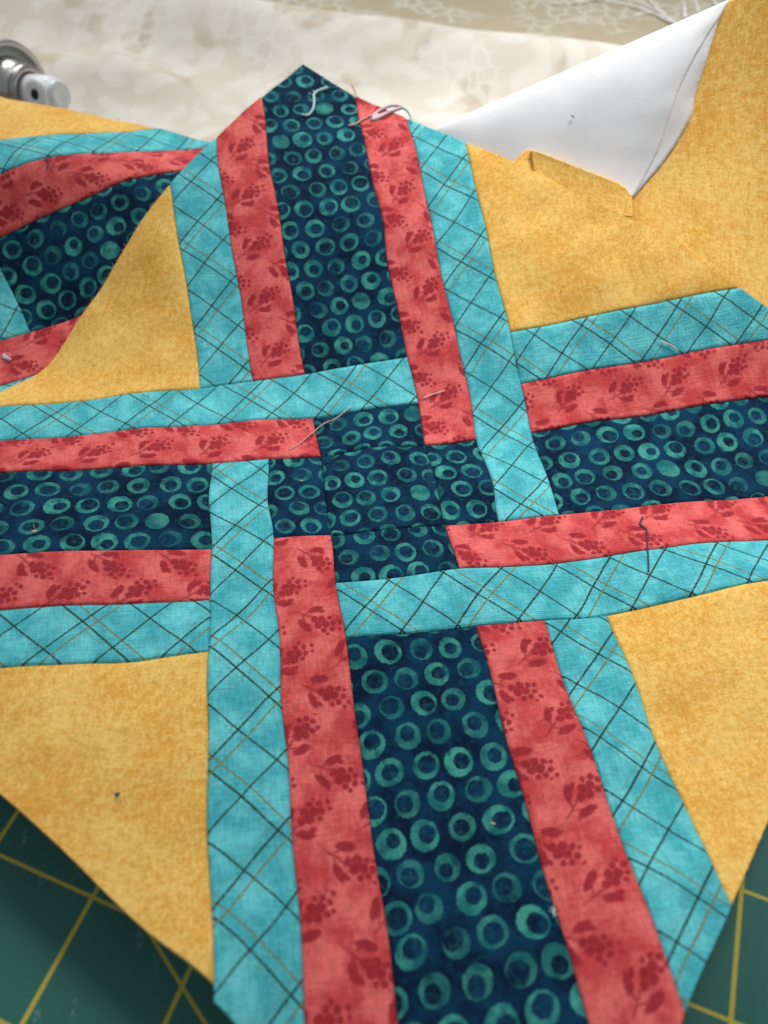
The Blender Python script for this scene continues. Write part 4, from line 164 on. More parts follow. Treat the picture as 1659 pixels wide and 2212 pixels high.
def mat_red():
    n = NT('red_berry_sprig_cotton'); uv = n.uv()
    big = n.noise(uv, 2.2, 3, .55); fine = n.noise(uv, 14, 3)
    c = n.mix(n.ramp(n.m('ADD', n.m('MULTIPLY', big, .8), n.m('MULTIPLY', fine, .2)), .34, .66), (.55, .058, .062), (.77, .155, .145))
    cw, ch = 1.0, .56
    x, y, _ = n.xyz(n.v('ADD', uv, n.v('SCALE', n.v('SUBTRACT', n.noise(uv, 9.0, 1, col=True), (.5, .5, .5)), .03)))
    ry = n.m('DIVIDE', y, ch); row = n.m('FLOOR', ry)
    rx = n.m('ADD', n.m('DIVIDE', x, cw), n.m('MULTIPLY', n.m('MODULO', n.m('ABSOLUTE', row), 2.0), .5)); colm = n.m('FLOOR', rx)
    lx = n.m('MULTIPLY', n.m('SUBTRACT', n.m('SUBTRACT', rx, colm), .5), cw)
    ly = n.m('MULTIPLY', n.m('SUBTRACT', n.m('SUBTRACT', ry, row), .5), ch)
    w = n.wn(n.comb(colm, row)); wr = w[0]
    par = n.m('MODULO', n.m('ABSOLUTE', n.m('ADD', row, 0)), 2.0)
    ang = n.m('ADD', n.m('MULTIPLY', par, 1.15), n.m('ADD', -.80, n.m('MULTIPLY', wr, .45)))
    lx = n.m('ADD', lx, n.m('MULTIPLY', n.m('SUBTRACT', n.xyz(w[1])[1], .5), .16))
    cs, sn = n.m('COSINE', ang), n.m('SINE', ang)
    u = n.m('SUBTRACT', n.m('MULTIPLY', lx, cs), n.m('MULTIPLY', ly, sn))
    v = n.m('ADD', n.m('MULTIPLY', lx, sn), n.m('MULTIPLY', ly, cs))
    flip = n.m('SUBTRACT', n.m('MULTIPLY', n.m('GREATER_THAN', n.xyz(w[1])[2], .5), 2), 1)
    v = n.m('MULTIPLY', v, flip)
    u = n.m('ADD', n.m('MULTIPLY', u, .72), .065); v = n.m('MULTIPLY', v, .72)
    loc = n.comb(u, v)
    berries = [(.04, .0, .046), (.11, .034, .050), (.11, -.045, .048), (.18, .0, .048), (.245, .045, .034), (.19, -.075, .034),
               (.27, -.022, .032), (.345, .015, .026), (.185, .085, .030), (.315, .075, .022), (.25, -.095, .024)]
    cur = None
    for bx_, by_, br in berries:
        d = n.m('SUBTRACT', n.v('DISTANCE', loc, (bx_, by_, 0)), br)
        cur = d if cur is None else n.m('MINIMUM', cur, d)
    def ell(cx, cy, a, rx_, ry_):
        px, py = n.m('SUBTRACT', u, cx), n.m('SUBTRACT', v, cy)
        ca, sa = math.cos(a), math.sin(a)
        e1 = n.m('DIVIDE', n.m('ADD', n.m('MULTIPLY', px, ca), n.m('MULTIPLY', py, sa)), rx_)
        e2 = n.m('DIVIDE', n.m('SUBTRACT', n.m('MULTIPLY', py, ca), n.m('MULTIPLY', px, sa)), ry_)
        return n.m('MULTIPLY', n.m('SUBTRACT', n.v('LENGTH', n.comb(e1, e2)), 1.0), min(rx_, ry_))
    for e in ((-.005, .115, .75, .095, .042), (-.03, -.115, -.35, .105, .046), (.06, .125, .2, .05, .028), (-.09, .0, .08, .12, .012), (-.06, .045, .9, .08, .010), (-.07, -.05, -.8, .08, .010), (.03, .02, 0, .1, .01)):
        cur = n.m('MINIMUM', cur, ell(*e))
    edge = n.m('MULTIPLY', n.m('SUBTRACT', n.noise(uv, 40, 2), .5), .014)
    mask = n.ramp(n.m('ADD', cur, edge), .006, -.006)
    vein = n.ramp(cur, -.014, -.002, 1.0, .72)     # print slightly lighter at the outlines
    dark = n.mix(fine, (.28, .015, .026), (.40, .030, .040))
    c = n.mix(n.m('MULTIPLY', n.m('MULTIPLY', mask, vein), .95), c, dark)
    n.base(weave(n, uv, c, 34, .38, .8, .00016), .88, .08, .15); return n.mat

def mat_teal():
    n = NT('turquoise_plaid_cotton'); uv = n.uv()
    big = n.noise(uv, 2.0, 4, .55); c = n.mix(n.ramp(big, .34, .68), (.060, .42, .48), (.140, .60, .645))
    wob = n.v('ADD', uv, n.v('SCALE', n.v('SUBTRACT', n.noise(uv, 1.1, 2, col=True), (.5, .5, .5)), .05))
    x, y, _ = n.xyz(wob)
    broken = n.ramp(n.noise(uv, 30, 2), .30, .48, .55, 1.0)
    for k, (cx, cy) in enumerate(((.7071, .7071), (.7071, -.7071))):
        t = n.m('ADD', n.m('MULTIPLY', x, cx), n.m('MULTIPLY', y, cy))
        P = 1.27
        f = n.m('MULTIPLY', n.m('FRACT', n.m('ADD', n.m('DIVIDE', t, P), .13 * k)), P)
        def line(pos, wd, colr, op):
            d = n.m('ABSOLUTE', n.m('SUBTRACT', f, pos))
            m_ = n.ramp(d, wd + .007, wd - .005)
            return n.m('MULTIPLY', n.m('MULTIPLY', m_, broken), op), colr
        for pos, wd, colr, op in ((.20, .0125, (.022, .034, .024), .97), (.83, .0140, (.020, .028, .018), .96), (.98, .0105, (.19, .18, .045), .95), (.755, .006, (.16, .22, .09), .4)):
            mk, cc = line(pos, wd, colr, op); c = n.mix(mk, c, cc)
    n.base(weave(n, uv, c, 32, .46, .9, .0002), .85, .08, .18); return n.mat

def mat_orange(name='orange_mottled_cotton', sc=1.0):
    n = NT(name); uv = n.uv()
    a = n.noise(uv, 1.0 * sc, 3, .5); b = n.noise(uv, 9 * sc, 7, .72); d = n.noise(n.v('ADD', uv, (5, 5, 0)), 22 * sc, 5, .75)
    f = n.m('ADD', n.m('ADD', n.m('MULTIPLY', a, .22), n.m('MULTIPLY', b, .40)), n.m('MULTIPLY', d, .38))
    c = n.mix(n.ramp(f, .40, .60), (.72, .355, .055), (.89, .59, .17))
    n.base(weave(n, uv, c, 38, .24, .5), .88, .08, .15); return n.mat

def mat_white():
    n = NT('white_wrong_side'); uv = n.obj()
    c = n.mix(n.ramp(n.noise(uv, 60, 3, dim='3D'), .3, .7), (.71, .71, .72), (.76, .76, .77))
    n.base(c, .8, .1, .2); n.bump(n.noise(uv, 900, 3, dim='3D'), .3, .00012); return n.mat

def mat_cream():
    n = NT('cream_petal_print'); uv = n.uv()
    wob = n.v('ADD', uv, n.v('SCALE', n.v('SUBTRACT', n.noise(uv, .6, 3, col=True), (.5, .5, .5)), 1.1))
    bl = n.noise(wob, .40, 3, .5)
    c = n.mix(n.ramp(bl, .40, .66), (.645, .59, .505), (.71, .665, .585))
    # tan blotches
    tb = n.noise(n.v('ADD', wob, (7, 3, 0)), .5, 2, .5)
    c = n.mix(n.ramp(tb, .55, .68, 0, .6), c, (.48, .40, .28))
    # pale petals
    vo = n.t.nodes.new('ShaderNodeTexVoronoi'); vo.voronoi_dimensions = '2D'; vo.feature = 'SMOOTH_F1'
    n.link(wob, vo.inputs['Vector']); vo.inputs['Scale'].default_value = 1.25
    pet = n.ramp(vo.outputs['Distance'], .42, .24)
    c = n.mix(n.m('MULTIPLY', pet, .5), c, (.77, .74, .68))
    vo2 = n.t.nodes.new('ShaderNodeTexVoronoi'); vo2.voronoi_dimensions = '2D'; vo2.feature = 'DISTANCE_TO_EDGE'
    n.link(wob, vo2.inputs['Vector']); vo2.inputs['Scale'].default_value = 1.7
    lace = n.m('MULTIPLY', n.ramp(vo2.outputs['Distance'], .16, .03), n.ramp(n.noise(uv, .35, 1), .5, .65))
    c = n.mix(n.m('MULTIPLY', lace, .55), c, (.78, .76, .70))
    n.base(c, .85, .2, .2); n.bump(n.noise(uv, 30, 3), .1, .0002); return n.mat

def mat_tan():
    n = NT('tan_lace_print'); uv = n.uv()
    wob = n.v('ADD', uv, n.v('SCALE', n.v('SUBTRACT', n.noise(uv, 1.4, 2, col=True), (.5, .5, .5)), .5))
    base = n.mix(n.noise(uv, .8, 3), (.38, .325, .215), (.46, .40, .28))
    vo2 = n.t.nodes.new('ShaderNodeTexVoronoi'); vo2.voronoi_dimensions = '2D'; vo2.feature = 'DISTANCE_TO_EDGE'
    n.link(wob, vo2.inputs['Vector']); vo2.inputs['Scale'].default_value = 1.9
    region = n.ramp(n.noise(n.v('ADD', uv, (2, 0, 0)), .33, 2), .44, .58)
    lace = n.m('MULTIPLY', n.ramp(vo2.outputs['Distance'], .22, .05), region)
    c = n.mix(n.m('MULTIPLY', lace, .7), base, (.60, .575, .50))
    n.base(c, .85, .2, .2); return n.mat

def simple(name, col, rough=.5, metal=0.0, var=.08, sc=400, coat=0.0, bump=0.0, trans=0.0):
    n = NT(name); o = n.obj()
    lo = tuple(max(0, q * (1 - var)) for q in col); hi = tuple(min(1, q * (1 + var)) for q in col)
    n.base(n.mix(n.noise(o, sc, 3, dim='3D'), lo, hi), rough, 0, .5); n.b.inputs['Metallic'].default_value = metal
    n.b.inputs['Coat Weight'].default_value = coat
    if trans: n.b.inputs['Subsurface Weight'].default_value = trans; n.b.inputs['Subsurface Radius'].default_value = (.002, .002, .002)
    if bump: n.bump(n.noise(o, sc * 6, 3, dim='3D'), bump, .0001)
    return n.mat

T1OFF, T2OFF, D3X, D3Y = (-1.025194719961875, 7.363985868358311, -3.570469293822277, -6.802841472642488)
def mat_mat():
    n = NT('green_cutting_mat'); uv = n.uv(); x, y, _ = n.xyz(uv)
    a = n.noise(uv, .5, 4, .6); sc = n.noise(uv, 60, 2)
    c = n.mix(a, (.018, .120, .093), (.026, .155, .124))
    c = n.mix(n.ramp(sc, .70, .78, 0, .18), c, (.2, .3, .27))
    # scuffs: short pale nicks
    vo = n.t.nodes.new('ShaderNodeTexVoronoi'); vo.voronoi_dimensions = '2D'
    n.link(n.v('MULTIPLY', uv, (1, .35, 1)), vo.inputs['Vector']); vo.inputs['Scale'].default_value = 2.3
    nick = n.m('MULTIPLY', n.ramp(vo.outputs['Distance'], .13, .04), n.ramp(n.noise(uv, 11, 3), .42, .60))
    c = n.mix(n.m('MULTIPLY', nick, .45), c, (.22, .33, .32))
    P = 1.46; th = math.radians(60.5)
    def ln(t, off, wd, op, per=P):
        f = n.m('FRACT', n.m('DIVIDE', n.m('SUBTRACT', t, off - per / 2), per))
        d = n.m('MULTIPLY', n.m('ABSOLUTE', n.m('SUBTRACT', f, .5)), per)
        return n.m('MULTIPLY', n.ramp(d, wd + .012, wd - .008), op)
    def dirt(ang): return n.m('ADD', n.m('MULTIPLY', x, math.sin(ang)), n.m('MULTIPLY', y, -math.cos(ang)))
    t1 = dirt(th); t2 = dirt(th - math.pi / 2)
    m1 = ln(t1, T1OFF, .026, .95, 1.50); m2 = ln(t2, T2OFF, .020, .95, 1.46)
    ad = math.radians(-57.5); t3 = dirt(ad)
    d3 = n.m('ABSOLUTE', n.m('SUBTRACT', t3, math.sin(ad) * D3X - math.cos(ad) * D3Y)); m3 = n.m('MULTIPLY', n.ramp(d3, .030, .012), .85)
    mk = n.m('MAXIMUM', n.m('MAXIMUM', m1, m2), m3)
    mk = n.m('MULTIPLY', mk, n.ramp(n.noise(uv, 25, 3), .25, .42, .72, 1))
    c = n.mix(mk, c, (.56, .46, .055))
    n.base(c, .55, 0, .4); n.bump(n.noise(uv, 45, 4, .6), .25, .0002); return n.mat


M = dict(navy=mat_navy(), red=mat_red(), teal=mat_teal(), orange=mat_orange(), white=mat_white(), cream=mat_cream(), tan=mat_tan(),
         mat=mat_mat(), table=simple('pale_table_laminate', (.55, .52, .47), .5),
         backing=simple('pale_fabric_back', (.55, .50, .42), .9, sc=900),
         metal=simple('brushed_tin', (.52, .52, .50), .33, 1.0, .05, 300), paint=simple('can_paint', (.50, .53, .52), .35, 0.3, .05, 60, .3),
         cup=simple('tinplate_valve_cup', (.46, .43, .41), .3, 1.0, .06, 200), plastic=simple('white_plastic', (.90, .91, .93), .38, 0, .02, 200, .1, 0, .15),
         cap=simple('frosted_plastic', (.76, .80, .80), .35, 0, .03, 200, .1, 0, .3),
         hole=simple('dark_orifice', (.012, .014, .014), .6))
def thread_mat(name, col): return simple(name, col, .8, 0, .2, 3000, 0, .3)

# ------------------------------------------------------------------ mesh helpers
def link(o, parent=None):
    scene.collection.objects.link(o)
    if parent is not None: o.parent = parent
    return o
def tag(o, label=None, cat=None, group=None, kind=None):
    if label: o['label'] = label
    if cat: o['category'] = cat
    if group: o['group'] = group
    if kind: o['kind'] = kind
    return o
def empty(name, loc, label, cat, group=None):
    o = bpy.data.objects.new(name, None); o.empty_display_size = .005; o.location = Vector(loc) * S
    link(o); return tag(o, label, cat, group)
def mesh(name, verts, faces, mat, parent=None, uvs=None, smooth=True, mats=None, fm=None):
    """verts in cloth units (world); stored relative to the parent's location"""
    off = parent.location if parent is not None else Vector((0, 0, 0))
    p = parent.parent if parent is not None else None
    if p is not None: off = off + p.location
    me = bpy.data.meshes.new(name)
    V = (np.asarray(verts, float) * S) - np.array(off)
    me.from_pydata(V.tolist(), [], faces)
    me.materials.append(mat)
    for q in (mats or []): me.materials.append(q)
    if fm is not None: me.polygons.foreach_set('material_index', fm)
    if smooth: me.polygons.foreach_set('use_smooth', [True] * len(me.polygons))
    if uvs is not None:
        ul = me.uv_layers.new(name='cloth'); li = np.empty(len(me.loops), dtype=np.int32)
        me.loops.foreach_get('vertex_index', li); ul.data.foreach_set('uv', np.asarray(uvs, float)[li].ravel())
    me.update()
    return link(bpy.data.objects.new(name, me), parent)

def cr(t):
    return np.stack([-.5 * t + t * t - .5 * t**3, 1 - 2.5 * t * t + 1.5 * t**3, .5 * t + 2 * t * t - 1.5 * t**3, -.5 * t * t + .5 * t**3], -1)
class Cloth:
    def __init__(s, D):
        s.A = np.full((34, 34, 3), np.nan)
        for (i, j), p in D.items(): s.A[i + 16, j + 16] = p
        bad = np.isnan(s.A[..., 0])
        for _ in range(6):                       # pad outwards so every lookup is defined
            B = s.A.copy()
            for i in range(1, 33):
                for j in range(1, 33):
                    if np.isnan(s.A[i, j, 0]):
                        n_ = [s.A[i + a, j + b] for a, b in ((1, 0), (-1, 0), (0, 1), (0, -1)) if not np.isnan(s.A[i + a, j + b, 0])]
                        if n_: B[i, j] = np.mean(n_, 0)
            s.A = B
    def pos(s, ab):
        i = np.floor(ab).astype(int); f = ab - i; wa, wb = cr(f[..., 0]), cr(f[..., 1]); o = 0
        for p in range(4):
            for q in range(4):
                o = o + (wa[..., p] * wb[..., q])[..., None] * s.A[i[..., 0] + 15 + p, i[..., 1] + 15 + q]
        return o
    def nrm(s, ab):
        e = .02; du = s.pos(ab + [e, 0]) - s.pos(ab - [e, 0]); dv = s.pos(ab + [0, e]) - s.pos(ab - [0, e])
        n = np.cross(du, dv); return n / np.linalg.norm(n, axis=-1, keepdims=True)

def wob(ab, k=0):
    a, b = ab[..., 0], ab[..., 1]
    return (np.sin(a * 2.1 + b * 1.3 + k) * np.sin(b * 1.7 - a * .6 + 2 * k) + .5 * np.sin(a * 4.3 - b * 3.1 + k) * np.sin(b * 5.1 + a * 2.2))

def samp(n):
    e = [0, .008, .02, .04, .07]
    return e
def axis(l0, l1, st=.13):
    Lg = l1 - l0; e = [0, .010, .028, .05, .085]
    if Lg < .3: return np.linspace(l0, l1, 4)
    m = np.linspace(.13, Lg - .13, max(2, int((Lg - .26) / st)))
    return l0 + np.concatenate([e, m, [Lg - q for q in e[::-1]]])

LL = 10.35
def patch(cloth, name, mat, parent, along, c0, c1, f0, f1, uvoff=(0, 0), lift=0.0, seams=(1, 1, 1, 1), peak=False, rot=0):
    """strip of cloth; 'a': long axis is a (across = b), 'b': long axis is b.  across in [c0,c1], ends f0(across), f1(across)"""
    cs = axis(c0, c1)
    if peak: cs = np.unique(np.concatenate([cs, [0.0]]))
    Lm = max(f1(c) - f0(c) for c in cs); ts = axis(0, Lm) / Lm
    n1, n2 = len(cs), len(ts)
    ab = np.zeros((n1, n2, 2)); drop = np.zeros((n1, n2))
    for i, c in enumerate(cs):
        lo, hi = f0(c), f1(c); tt = lo + (hi - lo) * ts
        if along == 'a': ab[i, :, 0], ab[i, :, 1] = tt, c
        else: ab[i, :, 0], ab[i, :, 1] = c, tt
        dd = [c - c0 if seams[0] else 9, c1 - c if seams[1] else 9]
        dist = np.minimum(min(dd), np.minimum((tt - lo) if seams[2] else 9, (hi - tt) if seams[3] else 9))
        drop[i] = -.036 * np.exp(-np.maximum(dist, 0) / .016) - .007 * np.exp(-np.maximum(dist, 0) / .09)
    # the two seam edges are not dead straight
    jit = ab.copy(); jit[..., 0] += .012 * np.sin(ab[..., 1] * 3.3 + ab[..., 0]); jit[..., 1] += .012 * np.sin(ab[..., 0] * 2.9 + ab[..., 1] * .7)
    P = cloth.pos(jit); N = cloth.nrm(jit)
    h = drop + lift + (.024 if mat == 'orange' else .013) * wob(ab, 1.0)
    T = P + N * h[..., None]; Bt = P + N * (np.minimum(h, 0) - .055)[..., None]
    V = T.reshape(-1, 3).tolist() + Bt.reshape(-1, 3).tolist(); K = n1 * n2
    F, fm = [], []
    flipf = (along == 'b')
    g = lambda i, j, o=0: o + i * n2 + j
    def add(f, m_):
        F.append(f if not flipf else f[::-1]); fm.append(m_)
    for i in range(n1 - 1):
        for j in range(n2 - 1):
            add((g(i, j), g(i + 1, j), g(i + 1, j + 1), g(i, j + 1))[::-1], 0)
            add((g(i, j, K), g(i + 1, j, K), g(i + 1, j + 1, K), g(i, j + 1, K)), 1)
    for i in range(n1 - 1):
        add((g(i, 0), g(i, 0, K), g(i + 1, 0, K), g(i + 1, 0))[::-1], 0); add((g(i, n2 - 1), g(i + 1, n2 - 1), g(i + 1, n2 - 1, K), g(i, n2 - 1, K))[::-1], 0)
    for j in range(n2 - 1):
        add((g(0, j), g(0, j + 1), g(0, j + 1, K), g(0, j, K))[::-1], 0); add((g(n1 - 1, j), g(n1 - 1, j, K), g(n1 - 1, j + 1, K), g(n1 - 1, j + 1))[::-1], 0)
    uv = ab.reshape(-1, 2)
    if rot: uv = np.stack([uv[:, 1], -uv[:, 0]], 1)
    uv = uv + np.array(uvoff)
    uv = np.concatenate([uv, uv])
    return mesh(name, V, F, M[mat], parent, uv, mats=[M['backing']], fm=fm)

# ------------------------------------------------------------------ setting
tb = [(-45, -30, -.42), (50, -30, -.42), (50, 60, -.42), (-45, 60, -.42)]
o = mesh('table_top', tb, [(0, 1, 2, 3)], M['table'], smooth=False); tag(o, kind='structure')

# cutting mat: a 3 mm board with rounded corners
mat_o = empty('cutting_mat', (0, -6, -.2), 'dark green self-healing cutting mat with yellow grid lines under the quilt block', 'cutting mat')
bm = bmesh.new()
def q(x, y, z): return bm.verts.new(((x) * S, (y + 6) * S, (z + .2) * S))
x0, x1, y0, y1, rr = -30, 34, -28, 9.5, .6
ring_ = []
for cx, cy, a0 in ((x1 - rr, y1 - rr, 0), (x0 + rr, y1 - rr, 90), (x0 + rr, y0 + rr, 180), (x1 - rr, y0 + rr, 270)):
    for k in range(6):
        a = math.radians(a0 + 18 * k); ring_.append((cx + rr * math.cos(a), cy + rr * math.sin(a)))
top = [q(x, y, -.2) for x, y in ring_]; bot = [q(x, y, -.4) for x, y in ring_]
bm.faces.new(top); bm.faces.new(bot[::-1])
for i in range(len(top)): j = (i + 1) % len(top); bm.faces.new((top[i], bot[i], bot[j], top[j]))
ul = bm.loops.layers.uv.new('cloth')
for f in bm.faces:
    for l in f.loops: l[ul].uv = (l.vert.co.x / S, l.vert.co.y / S - 6)
me = bpy.data.meshes.new('mat_board'); bm.to_mesh(me); bm.free(); me.materials.append(M['mat'])
link(bpy.data.objects.new('mat_board', me), mat_o)

# ------------------------------------------------------------------ main quilt block
A = Cloth(CLOTH_A); B = Cloth(CLOTH_B)
K_ = lambda v: (lambda c: v)
end = lambda c: LL - abs(c)
nend = lambda c: -(LL - abs(c))
blk = empty('quilt_block', tuple(A.pos(np.array([0.0, 0.0]))), 'large woven-plaid quilt block in front, navy centre with four pointed arms and orange corners', 'quilt block', 'woven-plaid quilt blocks')
rnd = random.Random(3)
def off(): return (rnd.uniform(0, 40), rnd.uniform(0, 40))
ST = []
ST += [('teal_strip', 'teal', 'a', 2, 3, nend, K_(1), (1, 1, 0, 1)), ('teal_strip', 'teal', 'b', 2, 3, K_(-1), end, (1, 1, 1, 0)),
       ('teal_strip', 'teal', 'a', -3, -2, K_(-1), end, (1, 1, 1, 0)), ('teal_strip', 'teal', 'b', -3, -2, nend, K_(1), (1, 1, 0, 1)),
       ('teal_strip', 'teal', 'b', -3, -2, K_(3), end, (1, 1, 1, 0)), ('teal_strip', 'teal', 'a', 2, 3, K_(3), end, (1, 1, 1, 0)),
       ('teal_strip', 'teal', 'b', 2, 3, nend, K_(-3), (1, 1, 0, 1)), ('teal_strip', 'teal', 'a', -3, -2, nend, K_(-3), (1, 1, 0, 1)),
       ('red_strip', 'red', 'a', 1, 2, nend, K_(-1), (1, 1, 0, 1)), ('red_strip', 'red', 'b', 1, 2, K_(1), end, (1, 1, 1, 0)),
       ('red_strip', 'red', 'a', -2, -1, K_(1), end, (1, 1, 1, 0)), ('red_strip', 'red', 'b', -2, -1, nend, K_(-1), (1, 1, 0, 1)),
       ('red_strip', 'red', 'b', -2, -1, K_(3), end, (1, 1, 1, 0)), ('red_strip', 'red', 'a', 1, 2, K_(3), end, (1, 1, 1, 0)),
       ('red_strip', 'red', 'b', 1, 2, nend, K_(-3), (1, 1, 0, 1)), ('red_strip', 'red', 'a', -2, -1, nend, K_(-3), (1, 1, 0, 1)),
       ('navy_strip', 'navy', 'b', -1, 1, K_(3), end, (1, 1, 1, 0)), ('navy_strip', 'navy', 'a', -1, 1, K_(3), end, (1, 1, 1, 0)),
       ('navy_strip', 'navy', 'b', -1, 1, nend, K_(-3), (1, 1, 0, 1)), ('navy_strip', 'navy', 'a', -1, 1, nend, K_(-3), (1, 1, 0, 1)),
       ('navy_square', 'navy', 'a', -1, 1, K_(-1), K_(1), (1, 1, 1, 1)),
       ('navy_rectangle', 'navy', 'a', 1, 2, K_(-1), K_(1), (1, 1, 1, 1)), ('navy_rectangle', 'navy', 'b', -2, -1, K_(-1), K_(1), (1, 1, 1, 1)),
       ('navy_rectangle', 'navy', 'b', 1, 2, K_(-1), K_(1), (1, 1, 1, 1)), ('navy_rectangle', 'navy', 'a', -2, -1, K_(-1), K_(1), (1, 1, 1, 1)),
       ('orange_triangle', 'orange', 'b', -LL + 3.02, -3, K_(3), end, (0, 1, 1, 0)), ('orange_triangle', 'orange', 'b', 3, LL - 3.02, K_(3), end, (1, 0, 1, 0)),
       ('orange_triangle', 'orange', 'b', 3, LL - 3.02, nend, K_(-3), (1, 0, 0, 1)), ('orange_triangle', 'orange', 'b', -LL + 3.2, -3, lambda c: nend(c) + .16, K_(-3), (0, 1, 0, 1))]
LIFTS = dict(teal=.006, red=.010, navy=-.012, orange=-.004)
for nm, mt, ax, c0, c1, f0, f1, sm in ST:
    patch(A, nm, mt, blk, ax, c0, c1, f0, f1, off(), LIFTS[mt], sm, peak=(c0 == -1 and c1 == 1))

blk2 = empty('quilt_block', tuple(B.pos(np.array([5.0, 0.0]))), 'second quilt block half hidden under the left edge of the big one, arm bent up', 'quilt block', 'woven-plaid quilt blocks')
ST2 = [('teal_strip', 'teal', 'a', 2, 3, K_(3), end, (1, 1, 1, 0)), ('red_strip', 'red', 'a', 1, 2, K_(3), end, (1, 1, 1, 0)),
       ('navy_strip', 'navy', 'a', -1, 1, K_(3), end, (1, 1, 1, 0)), ('red_strip', 'red', 'a', -2, -1, K_(1), end, (1, 1, 1, 0)),
       ('teal_strip', 'teal', 'a', -3, -2, K_(0), end, (1, 1, 1, 0)), ('teal_strip', 'teal', 'b', 2, 3, K_(-1), end, (1, 1, 1, 0)),
       ('red_strip', 'red', 'b', 1, 2, K_(1), end, (1, 1, 1, 0)), ('navy_rectangle', 'navy', 'b', 1, 2, K_(-1), K_(1), (1, 1, 1, 1)),
       ('navy_square', 'navy', 'b', 0, 1, K_(-1), K_(1), (1, 1, 1, 1)), ('navy_strip', 'navy', 'b', 0, 1, K_(2), end, (1, 1, 1, 0)),
       ('orange_triangle', 'orange', 'b', 3, LL - 3.02, K_(3), end, (1, 0, 1, 0))]
for nm, mt, ax, c0, c1, f0, f1, sm in ST2:
    patch(B, nm, mt, blk2, ax, c0, c1, f0, f1, off(), LIFTS[mt], sm, peak=(c0 == -1 and c1 == 1))

# ------------------------------------------------------------------ orange yardage with its corner turned over
def resample(G, nu, nv):
    G = np.asarray(G, float); a, b = G.shape[:2]
    def up(Q, n):
        m_ = Q.shape[0]; Qp = np.concatenate([2 * Q[:1] - Q[1:2], Q, 2 * Q[-1:] - Q[-2:-1]])
        t = np.linspace(0, m_ - 1 - 1e-6, n); i = t.astype(int); w = cr(t - i)
        return sum(w[:, k].reshape(-1, *([1] * (Q.ndim - 1))) * Qp[i + k] for k in range(4))
    return np.swapaxes(up(np.swapaxes(up(G, nu), 0, 1), nv), 0, 1)
def sheet(name, G, mat, parent, thick=.03, nu=60, nv=60, back=None, rag=0.0, uvs=1.0, ragcol=-1):
    G = resample(G, nu, nv); du = np.gradient(G, axis=0); dv = np.gradient(G, axis=1); N = np.cross(du, dv); N /= np.linalg.norm(N, axis=-1, keepdims=True) + 1e-9
    if (N * (np.array(CAM_C) - G)).sum() < 0: N = -N; fl = True
    else: fl = False
    if rag:
        r_ = np.array([random.gauss(0, rag) for _ in range(nu)]); d = G[:, ragcol] - G[:, ragcol - (1 if ragcol < 0 else -1)]
        d /= np.linalg.norm(d, axis=-1, keepdims=True) + 1e-9; G[:, ragcol] += d * r_[:, None]
    V = np.concatenate([G.reshape(-1, 3), (G - N * thick).reshape(-1, 3)]); K = nu * nv; F, fm = [], []
    s_ = lambda f: f[::-1] if fl else f
    for i in range(nu - 1):
        for j in range(nv - 1):
            f = (i * nv + j, (i + 1) * nv + j, (i + 1) * nv + j + 1, i * nv + j + 1)
            F.append(s_(f)); fm.append(0); F.append(s_(tuple(K + q_ for q_ in f)[::-1])); fm.append(1)
    rim = [i * nv for i in range(nu)] + [(nu - 1) * nv + j for j in range(1, nv)] + [i * nv + nv - 1 for i in range(nu - 2, -1, -1)] + [j for j in range(nv - 2, 0, -1)]
    for k in range(len(rim)):
        a_, b_ = rim[k], rim[(k + 1) % len(rim)]; F.append(s_((a_, a_ + K, b_ + K, b_))); fm.append(0)
    # arc-length uv
    lu = np.concatenate([[0], np.cumsum(np.linalg.norm(np.diff(G[:, nv // 2], axis=0), axis=-1))]); lv = np.concatenate([[0], np.cumsum(np.linalg.norm(np.diff(G[nu // 2], axis=0), axis=-1))])
    uv = np.stack(np.meshgrid(lu, lv, indexing='ij'), -1).reshape(-1, 2) * uvs; uv = np.concatenate([uv, uv])
    return mesh(name, V, F, mat, parent, uv, mats=[back or mat], fm=fm)
yard = empty('orange_fabric', tuple(np.array(RIGHT)[4, 7]), 'orange mottled fabric rising on the right with its white wrong side folded over', 'fabric')
sheet('printed_side', RIGHT, M['orange'], yard, .03, 90, 130, back=M['white'], uvs=.8)
sheet('turned_corner', FLAP, M['white'], yard, .008, 60, 90, back=M['orange'], rag=.004)
sheet('raw_edge', BAND, M['white'], yard, .012, 130, 60, rag=.003)
sheet('rolled_edge', LIP, M['orange'], blk, .02, 70, 40, back=M['orange'])
sheet('edge_fold', INNER, M['orange'], blk, .02, 30, 24, back=M['orange'])

